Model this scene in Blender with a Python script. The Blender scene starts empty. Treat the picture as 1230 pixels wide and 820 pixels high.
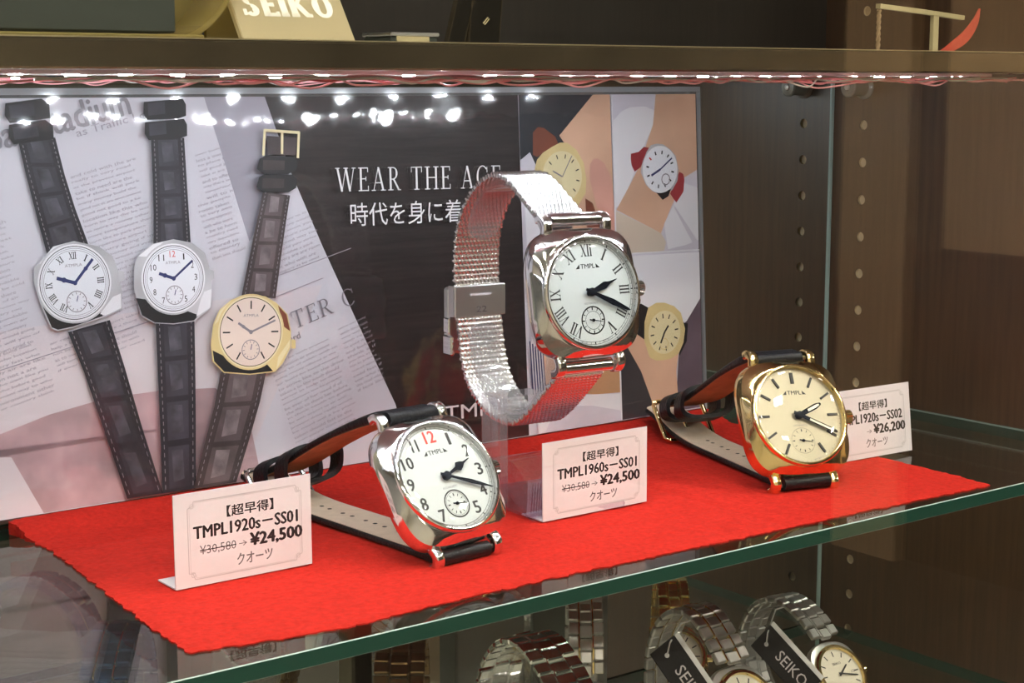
import bpy, math, random
from mathutils import Matrix, Vector, noise

S = bpy.context.scene
COL = S.collection
K = 0.001                      # all shapes below are written in millimetres
PI = math.pi
random.seed(7)

# ------------------------------------------------------------------ camera, world, exposure
F_PX = 2035.0
PITCH = math.atan(312.0 / F_PX)
YAW = math.radians(37.6)
cam = bpy.data.cameras.new('camera')
cam.sensor_width = 36.0
cam.lens = F_PX * 36.0 / 1230.0
cam.clip_start = 0.01
cam.clip_end = 50
co = bpy.data.objects.new('camera', cam)
COL.objects.link(co)
co.location = (0, 0, 0.150)
co.rotation_euler = (PI / 2 - PITCH, 0, -YAW)
S.camera = co

S.view_settings.view_transform = 'Standard'
S.view_settings.look = 'None'
S.view_settings.gamma = 1.0
S.view_settings.use_curve_mapping = False
S.view_settings.exposure = 0.0
try:
    S.cycles.use_denoising = True
    S.cycles.max_bounces = 14
    S.cycles.transparent_max_bounces = 24
    S.cycles.glossy_bounces = 6
    S.cycles.sample_clamp_indirect = 4.0
    S.cycles.caustics_reflective = False
    S.cycles.caustics_refractive = False
except Exception:
    pass

world = bpy.data.worlds.new('shop_air')
S.world = world
world.use_nodes = True
world.node_tree.nodes['Background'].inputs[0].default_value = (1.0, 0.93, 0.85, 1)
world.node_tree.nodes['Background'].inputs[1].default_value = 0.05

LED_POWER = 600.0               # emission strength of the LED chips under the upper shelf
CEIL_POWER = 215.0               # emission strength of the unseen shop ceiling lamps, added as front fill
CEIL_COLOR = (1.0, 0.90, 0.76)
LED_COLOR = (0.90, 0.96, 1.04)


# ------------------------------------------------------------------ materials
def newmat(name):
    m = bpy.data.materials.new(name)
    m.use_nodes = True
    return m, m.node_tree.nodes, m.node_tree.links


def bsdf(m):
    return m.node_tree.nodes['Principled BSDF']


def mat(name, col, rough=0.5, metal=0.0, bump=0.0, bscale=400.0, spec=0.5, sheen=0.0, vary=0.0, vscale=60.0):
    m, n, l = newmat(name)
    b = bsdf(m)
    b.inputs['Base Color'].default_value = (*col, 1)
    b.inputs['Roughness'].default_value = rough
    b.inputs['Metallic'].default_value = metal
    b.inputs['Specular IOR Level'].default_value = spec
    if sheen:
        b.inputs['Sheen Weight'].default_value = sheen
        b.inputs['Sheen Tint'].default_value = (*col, 1)
    tc = n.new('ShaderNodeTexCoord')
    if bump:
        t = n.new('ShaderNodeTexNoise')
        t.inputs['Scale'].default_value = bscale
        t.inputs['Detail'].default_value = 4
        l.new(tc.outputs['Object'], t.inputs['Vector'])
        bp = n.new('ShaderNodeBump')
        bp.inputs['Strength'].default_value = bump
        bp.inputs['Distance'].default_value = 0.0006
        l.new(t.outputs['Fac'], bp.inputs['Height'])
        l.new(bp.outputs['Normal'], b.inputs['Normal'])
    if vary:
        t = n.new('ShaderNodeTexNoise')
        t.inputs['Scale'].default_value = vscale
        t.inputs['Detail'].default_value = 5
        l.new(tc.outputs['Object'], t.inputs['Vector'])
        r = n.new('ShaderNodeValToRGB')
        r.color_ramp.elements[0].position = 0.3
        r.color_ramp.elements[1].position = 0.7
        r.color_ramp.elements[0].color = (*[c * (1 - vary) for c in col], 1)
        r.color_ramp.elements[1].color = (*[min(1, c * (1 + vary)) for c in col], 1)
        l.new(t.outputs['Fac'], r.inputs['Fac'])
        l.new(r.outputs['Color'], b.inputs['Base Color'])
    return m


def wood(name, c1, c2, scale=(90, 90, 4), rough=0.35):
    m, n, l = newmat(name)
    b = bsdf(m)
    tc = n.new('ShaderNodeTexCoord')
    mp = n.new('ShaderNodeMapping')
    mp.inputs['Scale'].default_value = scale
    l.new(tc.outputs['Object'], mp.inputs['Vector'])
    t = n.new('ShaderNodeTexNoise')
    t.inputs['Scale'].default_value = 6
    t.inputs['Detail'].default_value = 8
    t.inputs['Roughness'].default_value = 0.65
    l.new(mp.outputs['Vector'], t.inputs['Vector'])
    r = n.new('ShaderNodeValToRGB')
    r.color_ramp.elements[0].position = 0.35
    r.color_ramp.elements[1].position = 0.68
    r.color_ramp.elements[0].color = (*c1, 1)
    r.color_ramp.elements[1].color = (*c2, 1)
    l.new(t.outputs['Fac'], r.inputs['Fac'])
    l.new(r.outputs['Color'], b.inputs['Base Color'])
    b.inputs['Roughness'].default_value = rough
    bp = n.new('ShaderNodeBump')
    bp.inputs['Strength'].default_value = 0.15
    bp.inputs['Distance'].default_value = 0.0004
    l.new(t.outputs['Fac'], bp.inputs['Height'])
    l.new(bp.outputs['Normal'], b.inputs['Normal'])
    return m


def clear(name, tint=(1, 1, 1), rough=0.0, f0=0.04, haze=0.0, haze_col=(1, 1, 1), bump=0.0, bscale=60):
    """clear sheet: see-through with a Schlick reflection that grows towards grazing view"""
    m, n, l = newmat(name)
    n.remove(bsdf(m))
    out = n['Material Output']
    tr = n.new('ShaderNodeBsdfTransparent')
    tr.inputs[0].default_value = (*tint, 1)
    gl = n.new('ShaderNodeBsdfGlossy')
    gl.inputs['Roughness'].default_value = rough
    gl.inputs['Color'].default_value = (1, 1, 1, 1)
    lw = n.new('ShaderNodeLayerWeight')
    lw.inputs['Blend'].default_value = 0.5
    p = n.new('ShaderNodeMath')
    p.operation = 'POWER'
    p.inputs[1].default_value = 5
    l.new(lw.outputs['Facing'], p.inputs[0])
    ma = n.new('ShaderNodeMath')
    ma.operation = 'MULTIPLY_ADD'
    ma.inputs[1].default_value = 1 - f0
    ma.inputs[2].default_value = f0
    l.new(p.outputs[0], ma.inputs[0])
    mx = n.new('ShaderNodeMixShader')
    base = tr.outputs[0]
    if haze:
        df = n.new('ShaderNodeBsdfDiffuse')
        df.inputs[0].default_value = (*haze_col, 1)
        tl = n.new('ShaderNodeBsdfTranslucent')
        tl.inputs[0].default_value = (*haze_col, 1)
        m2 = n.new('ShaderNodeMixShader')
        m2.inputs[0].default_value = 0.5
        l.new(df.outputs[0], m2.inputs[1])
        l.new(tl.outputs[0], m2.inputs[2])
        m3 = n.new('ShaderNodeMixShader')
        m3.inputs[0].default_value = haze
        l.new(tr.outputs[0], m3.inputs[1])
        l.new(m2.outputs[0], m3.inputs[2])
        base = m3.outputs[0]
    if bump:
        tc = n.new('ShaderNodeTexCoord')
        t = n.new('ShaderNodeTexNoise')
        t.inputs['Scale'].default_value = bscale
        l.new(tc.outputs['Object'], t.inputs['Vector'])
        bp = n.new('ShaderNodeBump')
        bp.inputs['Strength'].default_value = bump
        bp.inputs['Distance'].default_value = 0.001
        l.new(t.outputs['Fac'], bp.inputs['Height'])
        l.new(bp.outputs['Normal'], gl.inputs['Normal'])
    l.new(ma.outputs[0], mx.inputs[0])
    l.new(base, mx.inputs[1])
    l.new(gl.outputs[0], mx.inputs[2])
    l.new(mx.outputs[0], out.inputs['Surface'])
    return m


def emit(name, col, s):
    m, n, l = newmat(name)
    n.remove(bsdf(m))
    e = n.new('ShaderNodeEmission')
    e.inputs[0].default_value = (*col, 1)
    e.inputs[1].default_value = s
    l.new(e.outputs[0], n['Material Output'].inputs['Surface'])
    return m


M = {}
M['steel'] = mat('polished_steel', (0.88, 0.88, 0.88), 0.09, 1)
M['steel_sat'] = mat('satin_steel', (0.70, 0.70, 0.69), 0.34, 1)
M['gold'] = mat('polished_gold', (0.98, 0.77, 0.37), 0.10, 1)
M['black_leather'] = mat('black_leather', (0.006, 0.006, 0.008), 0.40, 0, 0.5, 900, spec=0.3)
M['tan'] = mat('tan_suede', (0.50, 0.19, 0.075), 0.75, 0, 0.3, 900, vary=0.15, vscale=200)
M['beige'] = mat('beige_lining', (0.66, 0.53, 0.40), 0.7, 0, 0.2, 900, vary=0.06, vscale=300)
M['dial_white'] = mat('dial_white', (0.50, 0.535, 0.53), 0.45)
M['dial_cream'] = mat('dial_cream', (0.80, 0.75, 0.62), 0.45)
M['ink'] = mat('black_ink', (0.010, 0.010, 0.012), 0.45)
M['ink_gray'] = mat('grey_ink', (0.16, 0.14, 0.15), 0.6)
M['ink_light'] = mat('light_grey_ink', (0.47, 0.44, 0.45), 0.6)
M['red_ink'] = mat('red_ink', (0.75, 0.03, 0.02), 0.5)
M['blue_black'] = mat('blued_steel', (0.012, 0.016, 0.028), 0.2, 0.6)
M['lume'] = mat('cream_lume', (0.8, 0.76, 0.55), 0.5)
M['crystal'] = clear('watch_crystal', (1, 1, 1), 0.0, 0.045)
M['card'] = mat('white_card', (0.66, 0.61, 0.63), 0.55)
M['felt'] = mat('red_felt', (0.46, 0.021, 0.014), 0.95, 0, 1.0, 650, spec=0.05, sheen=0.10, vary=0.17, vscale=600)
M['acrylic'] = clear('clear_acrylic', (0.97, 0.97, 0.97), 0.02, 0.05, 0.10, (0.95, 0.95, 0.97))
M['stand_acrylic'] = clear('stand_acrylic', (0.97, 0.97, 0.97), 0.05, 0.06, 0.14, (0.92, 0.92, 0.94))
M['acrylic_cover'] = clear('poster_cover', (0.99, 0.99, 0.99), 0.055, 0.04, 0.0, bump=0.26, bscale=55)
M['acrylic_edge'] = clear('acrylic_edge', (0.9, 0.92, 0.94), 0.10, 0.10, 0.45, (0.85, 0.88, 0.92))
M['frost'] = clear('frosted_acrylic', (0.8, 0.82, 0.8), 0.25, 0.05, 0.62, (0.62, 0.63, 0.60))
M['amber'] = clear('amber_acrylic', (0.75, 0.66, 0.35), 0.08, 0.05, 0.55, (0.60, 0.50, 0.20))
M['sign_face'] = clear('sign_acrylic', (0.9, 0.84, 0.62), 0.12, 0.05, 0.80, (0.85, 0.76, 0.52))
M['glass'] = clear('shelf_glass', (0.93, 0.97, 0.95), 0.0, 0.04)
M['front_glass'] = clear('showcase_glass', (0.97, 0.98, 0.97), 0.0, 0.04)
M['glass_edge'] = mat('green_glass_edge', (0.012, 0.055, 0.040), 0.12)
M['glass_rim'] = mat('ground_glass_rim', (0.30, 0.40, 0.37), 0.35)
M['mirror'] = mat('mirror_silver', (0.80, 0.84, 0.82), 0.0, 1)
M['mirror_edge'] = mat('mirror_edge', (0.42, 0.55, 0.52), 0.2)
M['wood_side'] = wood('dark_wood', (0.046, 0.021, 0.009), (0.072, 0.035, 0.016), (60, 60, 3), 0.36)
M['wood_black'] = wood('black_wood', (0.010, 0.008, 0.006), (0.018, 0.013, 0.010), (60, 60, 3), 0.5)
M['raw_board'] = mat('raw_chipboard', (0.50, 0.40, 0.25), 0.8)
M['shelf_trim'] = mat('dark_bronze_trim', (0.20, 0.165, 0.11), 0.22, 0.85, vary=0.25, vscale=25)
M['shelf_board'] = mat('pale_board', (0.50, 0.48, 0.45), 0.6)
M['wire_pink'] = mat('pink_wire', (0.92, 0.42, 0.45), 0.45)
M['wire_red'] = mat('red_wire', (0.80, 0.22, 0.25), 0.45)
M['wire_white'] = mat('white_wire', (0.75, 0.72, 0.68), 0.4)
M['strip'] = mat('led_strip_tape', (0.75, 0.72, 0.68), 0.5)
M['led'] = emit('led_chip', LED_COLOR, LED_POWER)
M['smoke_plastic'] = clear('grey_plastic', (0.75, 0.73, 0.68), 0.12, 0.06, 0.65, (0.52, 0.50, 0.45))
M['dark_box'] = mat('dark_green_card', (0.020, 0.028, 0.022), 0.6)
M['cream'] = mat('cream_block', (0.60, 0.52, 0.38), 0.6)
M['red_feather'] = mat('red_feather', (0.55, 0.07, 0.04), 0.7, 0, 0.6, 300)
M['straw'] = mat('straw_wood', (0.42, 0.36, 0.20), 0.6)
M['rope'] = mat('brown_rope', (0.25, 0.17, 0.09), 0.8)
M['tag_black'] = mat('black_tag', (0.006, 0.006, 0.007), 0.6, spec=0.15)
M['bronze'] = mat('bronze_steel', (0.34, 0.24, 0.13), 0.3, 1)
M['tag_white'] = mat('white_tag_edge', (0.6, 0.6, 0.6), 0.5)
M['sign_white'] = mat('white_lettering', (0.90, 0.88, 0.80), 0.4)
M['blue_steel'] = mat('blue_steel', (0.05, 0.12, 0.28), 0.18, 0.9)
# printed inks of the poster
PR = {}
def pr(name, c, **k):
    PR[name] = mat('print_' + name, c, k.pop('rough', 0.55), **k)
pr('news', (0.74, 0.72, 0.80), vary=0.06, vscale=8)
pr('news2', (0.78, 0.71, 0.76), vary=0.05, vscale=12)
pr('stone', (0.52, 0.36, 0.39), vary=0.30, vscale=55)
pr('shade', (0.42, 0.40, 0.47), vary=0.10, vscale=30)
PR['wood'] = wood('print_wood', (0.010, 0.006, 0.006), (0.030, 0.019, 0.020), (5, 60, 90), 0.55)
pr('navy', (0.022, 0.024, 0.032), vary=0.25, vscale=40)
pr('white', (0.80, 0.79, 0.83))
pr('lav', (0.64, 0.61, 0.69), vary=0.16, vscale=25)
pr('skin', (0.68, 0.42, 0.29), vary=0.22, vscale=22)
pr('skin_pink', (0.68, 0.36, 0.29), vary=0.16, vscale=40)
pr('skin_tan', (0.55, 0.31, 0.16), vary=0.10, vscale=40)
pr('brown', (0.20, 0.055, 0.030), vary=0.15, vscale=60)
pr('crimson', (0.33, 0.03, 0.04), vary=0.15, vscale=60)
pr('cream', (0.68, 0.58, 0.47))
pr('gold', (0.72, 0.57, 0.27), vary=0.12, vscale=60)
pr('gold_dial', (0.80, 0.70, 0.42), vary=0.06, vscale=60)
pr('rose_dial', (0.80, 0.66, 0.58))
pr('silver', (0.50, 0.50, 0.53), vary=0.25, vscale=45)
pr('silver_hi', (0.82, 0.82, 0.86))
pr('dial', (0.80, 0.82, 0.88))
pr('croc', (0.018, 0.017, 0.024), vary=0.45, vscale=70)
pr('croc_hi', (0.034, 0.032, 0.045), vary=0.5, vscale=60)
pr('croc_mid', (0.058, 0.056, 0.072), vary=0.6, vscale=160)
pr('brown_mid', (0.17, 0.14, 0.15), vary=0.5, vscale=160)
pr('brown_croc', (0.055, 0.040, 0.042), vary=0.45, vscale=60)
pr('brown_hi', (0.11, 0.085, 0.09), vary=0.5, vscale=60)
pr('black', (0.008, 0.008, 0.010))
pr('grey', (0.24, 0.22, 0.25))
pr('jacket', (0.040, 0.035, 0.040), vary=0.2, vscale=50)
pr('plum', (0.14, 0.10, 0.13), vary=0.25, vscale=40)
pr('navy_line', (0.030, 0.035, 0.12))
pr('text', (0.80, 0.79, 0.80))
pr('newsink', (0.40, 0.37, 0.43))
pr('headink', (0.30, 0.28, 0.32))
pr('blue', (0.02, 0.03, 0.13))
pr('red', (0.65, 0.05, 0.04))


# ------------------------------------------------------------------ mesh builder
class MB:
    def __init__(self):
        self.v, self.f, self.m = [], [], []
        self.mats = []

    def mi(self, mt):
        if mt is None:
            return 0
        if mt not in self.mats:
            self.mats.append(mt)
        return self.mats.index(mt)

    def add(self, verts, faces, mt=None, X=None):
        o = len(self.v)
        i = self.mi(mt)
        for p in verts:
            p = Vector(p)
            self.v.append(X @ p if X is not None else p)
        for f in faces:
            self.f.append([o + a for a in f])
            self.m.append(i)

    def box(self, lo, hi, mt=None, X=None, bev=0.0):
        x0, y0, z0 = lo
        x1, y1, z1 = hi
        if bev <= 0:
            vs = [(x0, y0, z0), (x1, y0, z0), (x1, y1, z0), (x0, y1, z0), (x0, y0, z1), (x1, y0, z1), (x1, y1, z1), (x0, y1, z1)]
            fs = [(0, 3, 2, 1), (4, 5, 6, 7), (0, 1, 5, 4), (1, 2, 6, 5), (2, 3, 7, 6), (3, 0, 4, 7)]
            self.add(vs, fs, mt, X)
        else:
            b = bev
            ring = lambda d, z: [(x0 + d, y0 + b, z), (x0 + b, y0 + d, z), (x1 - b, y0 + d, z), (x1 - d, y0 + b, z),
                                 (x1 - d, y1 - b, z), (x1 - b, y1 - d, z), (x0 + b, y1 - d, z), (x0 + d, y1 - b, z)]
            self.rings([ring(b, z0), ring(0, z0 + b), ring(0, z1 - b), ring(b, z1)], True, mt, X)

    def rings(self, rs, cap=True, mt=None, X=None, closed=True):
        n = len(rs[0])
        vs = [p for r in rs for p in r]
        fs = []
        for i in range(len(rs) - 1):
            for j in range(n if closed else n - 1):
                k = (j + 1) % n
                fs.append((i * n + j, i * n + k, (i + 1) * n + k, (i + 1) * n + j))
        if cap:
            fs.append(tuple(reversed(range(n))))
            fs.append(tuple((len(rs) - 1) * n + j for j in range(n)))
        self.add(vs, fs, mt, X)

    def lathe(self, prof, n=64, mt=None, X=None, cap=True):
        self.rings([[(r * math.cos(2 * PI * j / n), r * math.sin(2 * PI * j / n), z) for j in range(n)] for r, z in prof], cap, mt, X)

    def prism(self, pts, z0, z1, mt=None, X=None):
        self.rings([[(x, y, z0) for x, y in pts], [(x, y, z1) for x, y in pts]], True, mt, X)

    def flat(self, pts, z, mt=None, X=None):
        self.add([(x, y, z) for x, y in pts], [tuple(range(len(pts)))], mt, X)

    def disc(self, c, r, z, mt=None, X=None, n=40, ri=0.0):
        if ri <= 0:
            self.flat([(c[0] + r * math.cos(2 * PI * j / n), c[1] + r * math.sin(2 * PI * j / n)) for j in range(n)], z, mt, X)
        else:
            vs = []
            for q in (ri, r):
                vs += [(c[0] + q * math.cos(2 * PI * j / n), c[1] + q * math.sin(2 * PI * j / n), z) for j in range(n)]
            self.add(vs, [(j, n + j, n + (j + 1) % n, (j + 1) % n) for j in range(n)], mt, X)

    def tube(self, pts, r, n=8, mt=None, X=None, closed=False):
        pts = [Vector(p) for p in pts]
        rs = []
        up = None
        N = len(pts)
        for i, p in enumerate(pts):
            if closed:
                t = pts[(i + 1) % N] - pts[i - 1]
            else:
                t = pts[min(i + 1, N - 1)] - pts[max(i - 1, 0)]
            t.normalize()
            if up is None:
                up = Vector((0, 0, 1)) if abs(t.z) < 0.9 else Vector((1, 0, 0))
            a = up - t * up.dot(t)
            a.normalize()
            up = a
            b = t.cross(a)
            rr = r(i / max(1, N - 1)) if callable(r) else r
            rs.append([p + (a * math.cos(2 * PI * j / n) + b * math.sin(2 * PI * j / n)) * rr for j in range(n)])
        if closed:
            rs.append(rs[0])
        self.rings(rs, not closed, mt, X)

    def sweep(self, pts, sec, mt=None, X=None, side=Vector((1, 0, 0)), closed=False):
        """sweep a section (list or function of t giving (side, normal) pairs) along a path lying across 'side'"""
        pts = [Vector(p) for p in pts]
        N = len(pts)
        rs = []
        for i, p in enumerate(pts):
            if closed:
                t = pts[(i + 1) % N] - pts[i - 1]
            else:
                t = pts[min(i + 1, N - 1)] - pts[max(i - 1, 0)]
            t.normalize()
            nn = side.cross(t)
            nn.normalize()
            s = sec(i / max(1, N - 1)) if callable(sec) else sec
            rs.append([p + side * a + nn * b for a, b in s])
        if closed:
            rs.append(rs[0])
        self.rings(rs, not closed, mt, X)

    def text(self, body, o, w, h, mt, X=None, z=0.0, ang=0.0, bold=0.0, shear=0.0, flipy=False):
        """flat lettering whose ink box starts at o and measures w by h (mm) on the plane z"""
        vs, fs = glyphs(body)
        c, s = math.cos(ang), math.sin(ang)
        offs = [(0, 0)]
        if bold:                                  # heavier strokes: the same letters printed again a hair beside
            d = bold * h * 2.2
            offs = [(-d, 0), (d, 0), (0, d * .6), (0, -d * .6)]
        for n_, (dx, dy) in enumerate(offs):
            q = []
            for x, y in vs:
                x, y = x * w + dx, y * h + dy
                x += shear * y
                q.append((o[0] + x * c - y * s, o[1] + x * s + y * c, z + n_ * .004))
            self.add(q, fs, mt, X)

    def build(self, name, parent=None, mt=None, smooth=30, X=None):
        me = bpy.data.meshes.new(name)
        vs = [(X @ p if X is not None else p) * K for p in self.v]
        me.from_pydata([tuple(p) for p in vs], [], self.f)
        mats = self.mats if self.mats else [mt]
        if mt is not None and self.mats and mt not in self.mats:
            mats = self.mats
        for q in mats:
            me.materials.append(q)
        me.polygons.foreach_set('material_index', self.m)
        me.update()
        if smooth:
            me.polygons.foreach_set('use_smooth', [True] * len(me.polygons))
            me.set_sharp_from_angle(angle=math.radians(smooth))
        o = bpy.data.objects.new(name, me)
        COL.objects.link(o)
        if parent is not None:
            o.parent = parent
        return o


_G = {}
def glyphs(body):
    key = body
    if key in _G:
        return _G[key]
    cu = bpy.data.curves.new('lettering', 'FONT')
    cu.body = body
    cu.resolution_u = 2
    ob = bpy.data.objects.new('lettering', cu)
    COL.objects.link(ob)
    dg = bpy.context.evaluated_depsgraph_get()
    dg.update()
    me = bpy.data.meshes.new_from_object(ob.evaluated_get(dg))
    vs = [(v.co.x, v.co.y) for v in me.vertices]
    fs = [tuple(p.vertices) for p in me.polygons]
    bpy.data.objects.remove(ob)
    bpy.data.curves.remove(cu)
    bpy.data.meshes.remove(me)
    x0, x1 = min(v[0] for v in vs), max(v[0] for v in vs)
    y0, y1 = min(v[1] for v in vs), max(v[1] for v in vs)
    vs = [((x - x0) / (x1 - x0), (y - y0) / max(1e-6, y1 - y0)) for x, y in vs]
    _G[key] = (vs, fs)
    return _G[key]


# a small roman-serif alphabet drawn with straight and round strokes (unit height)
def serif(mb, body, o, h, mt, X=None, z=0.0, ang=0.0, thick=0.13, thin=0.05, slab=0.045, space=0.16, width=None):
    def q(x0, y0, x1, y1, w):            # slanted stroke with horizontal ends, or a bar
        if abs(y1 - y0) < 1e-6:
            return [(x0, y0 - w / 2), (x1, y0 - w / 2), (x1, y0 + w / 2), (x0, y0 + w / 2)]
        return [(x0 - w / 2, y0), (x0 + w / 2, y0), (x1 + w / 2, y1), (x1 - w / 2, y1)]
    def sf(x, y, w=0.34):
        y0 = y if y < 0.5 else y - slab
        return [(x - w / 2, y0), (x + w / 2, y0), (x + w / 2, y0 + slab), (x - w / 2, y0 + slab)]
    def arc(cx, cy, rx, ry, a0, a1, n=22):
        out = []
        for i in range(n):
            quad = []
            for a, e in ((a0 + (a1 - a0) * i / n, 0), (a0 + (a1 - a0) * (i + 1) / n, 0)):
                t = thin + (thick - thin) * abs(math.cos(a)) ** 1.3
                quad.append(((cx + rx * math.cos(a), cy + ry * math.sin(a)), (cx + (rx - t) * math.cos(a), cy + (ry - min(t, thin * 1.2)) * math.sin(a))))
            out.append([quad[0][0], quad[1][0], quad[1][1], quad[0][1]])
        return out
    T, t = thick, thin
    D = PI / 180
    def ch(c):
        if c == 'I': return 0.34, [q(.17, 0, .17, 1, T), sf(.17, 0), sf(.17, 1)]
        if c == 'V': return 0.86, [q(.43, 0, .12, 1, T), q(.43, 0, .72, 1, t), sf(.12, 1, .3), sf(.72, 1, .26)]
        if c == 'X': return 0.86, [q(.72, 0, .14, 1, T), q(.14, 0, .72, 1, t), sf(.14, 1, .3), sf(.72, 1, .26), sf(.14, 0, .26), sf(.72, 0, .3)]
        if c == 'W': return 1.24, [q(.36, 0, .10, 1, T), q(.36, 0, .62, 1, t), q(.86, 0, .62, 1, T), q(.86, 0, 1.12, 1, t), sf(.10, 1, .28), sf(.62, 1, .28), sf(1.12, 1, .24)]
        if c == 'E': return 0.66, [q(.16, 0, .16, 1, T), sf(.12, 0, .24), sf(.12, 1, .24), q(.16, t / 2, .62, t / 2, t), q(.16, 1 - t / 2, .60, 1 - t / 2, t), q(.16, .52, .48, .52, t),
                                   q(.62, 0, .62, .22, t), q(.60, .80, .60, 1, t), q(.48, .43, .48, .61, t)]
        if c == 'A': return 0.92, [q(.14, 0, .46, 1, t), q(.76, 0, .46, 1, T), q(.25, .34, .65, .34, t), sf(.14, 0, .26), sf(.76, 0, .32)]
        if c == 'R': return 0.80, [q(.16, 0, .16, 1, T), sf(.16, 0), sf(.12, 1, .24), q(.16, 1 - t / 2, .36, 1 - t / 2, t), q(.16, .48, .36, .48, t)] + arc(.34, .735, .28, .265, -90 * D, 90 * D) + [q(.70, 0, .36, .48, T), sf(.72, 0, .22)]
        if c == 'T': return 0.78, [q(.39, 0, .39, 1, T), sf(.39, 0), q(.03, 1 - t / 2, .75, 1 - t / 2, t), q(.05, .76, .05, 1, t), q(.73, .76, .73, 1, t)]
        if c == 'H': return 0.92, [q(.17, 0, .17, 1, T), q(.75, 0, .75, 1, T), q(.17, .52, .75, .52, t), sf(.17, 0), sf(.17, 1), sf(.75, 0), sf(.75, 1)]
        if c == 'C': return 0.86, arc(.46, .5, .42, .51, 45 * D, 318 * D, 30) + [q(.77, .66, .77, .95, t)]
        if c == 'G': return 0.92, arc(.46, .5, .42, .51, 45 * D, 318 * D, 30) + [q(.77, .70, .77, .95, t), q(.76, .08, .76, .42, T), sf(.76, .42, .3)]
        if c == 'O': return 0.96, arc(.48, .5, .44, .51, 0, 360 * D, 40)
        if c == 'K': return 0.90, [q(.17, 0, .17, 1, T), sf(.17, 0), sf(.17, 1), q(.22, .42, .70, 1, t * 1.3), q(.76, 0, .36, .58, T), sf(.70, 1, .3), sf(.76, 0, .32)]
        if c == 'S': return 0.74, arc(.37, .745, .29, .265, 30 * D, 270 * D, 24) + arc(.37, .26, .31, .27, -150 * D, 90 * D, 24) + [q(.63, .70, .63, .97, t), q(.07, .03, .07, .30, t)]
        if c == 'P': return 0.74, [q(.16, 0, .16, 1, T), sf(.16, 0), sf(.12, 1, .24), q(.16, 1 - t / 2, .36, 1 - t / 2, t), q(.16, .45, .36, .45, t)] + arc(.34, .725, .30, .285, -90 * D, 90 * D)
        return 0.36, []
    tot = sum(ch(c)[0] + space for c in body) - space
    sx = 1.0 if width is None else (width / h) / tot
    ca, sa = math.cos(ang), math.sin(ang)
    x = 0
    for c in body:
        w, polys = ch(c)
        for p in polys:
            ps = []
            for a, b in p:
                a = (a + x) * sx * h
                b = b * h
                ps.append((o[0] + a * ca - b * sa, o[1] + a * sa + b * ca))
            mb.flat(ps, z, mt, X)
        x += w + space
    return tot * h * sx


def smooth_path(pts, n=10, closed=False):
    pts = [Vector(p) for p in pts]
    out = []
    N = len(pts)
    rng = range(N) if closed else range(N - 1)
    for i in rng:
        p0 = pts[(i - 1) % N] if closed or i > 0 else pts[0] * 2 - pts[1]
        p1, p2 = pts[i], pts[(i + 1) % N]
        p3 = pts[(i + 2) % N] if closed or i + 2 < N else pts[-1] * 2 - pts[-2]
        for k in range(n):
            t = k / n
            out.append(0.5 * ((2 * p1) + (p2 - p0) * t + (2 * p0 - 5 * p1 + 4 * p2 - p3) * t * t + (3 * p1 - p0 - 3 * p2 + p3) * t ** 3))
    if not closed:
        out.append(pts[-1])
    return out


def thing(name, label, cat, loc=(0, 0, 0), rz=0.0, group=None):
    o = bpy.data.objects.new(name, None)
    o.empty_display_size = 0.01
    COL.objects.link(o)
    o.location = Vector(loc) * K
    o.rotation_euler = (0, 0, rz)
    tag(o, label, cat, group)
    return o


def tag(o, label=None, cat=None, group=None, kind=None):
    if label: o['label'] = label
    if cat: o['category'] = cat
    if group: o['group'] = group
    if kind: o['kind'] = kind
    return o


def structure(o):
    o['kind'] = 'structure'
    return o


# ------------------------------------------------------------------ the shop behind the photographer
SHOP = dict(x0=-2600, x1=3200, y0=-3200, y1=900, z0=-1000, z1=1750)
def slab(name, lo, hi, m):
    b = MB()
    b.box(lo, hi)
    return structure(b.build(name, None, m, smooth=0))
R_ = SHOP
M['shop_floor'] = mat('shop_floor', (0.045, 0.036, 0.028), 0.5, vary=0.1, vscale=3)
M['shop_wall'] = mat('shop_wall', (0.030, 0.024, 0.018), 0.7, vary=0.08, vscale=3)
M['shop_ceiling'] = mat('shop_ceiling', (0.40, 0.38, 0.35), 0.8)
slab('floor', (R_['x0'], R_['y0'], R_['z0'] - 60), (R_['x1'], R_['y1'], R_['z0']), M['shop_floor'])
slab('ceiling', (R_['x0'], R_['y0'], R_['z1']), (R_['x1'], R_['y1'], R_['z1'] + 60), M['shop_ceiling'])
slab('wall_front', (R_['x0'], R_['y0'] - 60, R_['z0']), (R_['x1'], R_['y0'], R_['z1']), M['shop_wall'])
M['shop_pale'] = mat('shop_pale_wall', (0.62, 0.57, 0.48), 0.7, vary=0.05, vscale=3)
slab('wall_left', (R_['x0'] - 60, R_['y0'], R_['z0']), (R_['x0'], R_['y1'], R_['z1']), M['shop_pale'])
slab('pale_bounce_panel', (R_['x0'], R_['y0'] + 1, R_['z0']), (1250, R_['y0'] + 30, R_['z1']), M['shop_pale'])       # unseen pale panel added to brighten what the watch cases reflect
M['reflected_panel'] = mat('reflected_panel', (0.50, 0.34, 0.19), 0.7, vary=0.12, vscale=2)  # warm tone for the added panels that reflect in the front glass
slab('pale_band_panel', (R_['x1'] - 40, -2080, R_['z0']), (R_['x1'] - 1, -1880, R_['z1']), M['reflected_panel'])          # unseen panel added so the front glass reflects a pale band
slab('pale_patch_panel', (R_['x1'] - 40, -1770, -230), (R_['x1'] - 1, -900, 700), M['reflected_panel'])                     # unseen panel added for the pale patch reflected at the far right
slab('wall_right', (R_['x1'], R_['y0'], R_['z0']), (R_['x1'] + 60, R_['y1'], R_['z1']), M['shop_wall'])
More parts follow.
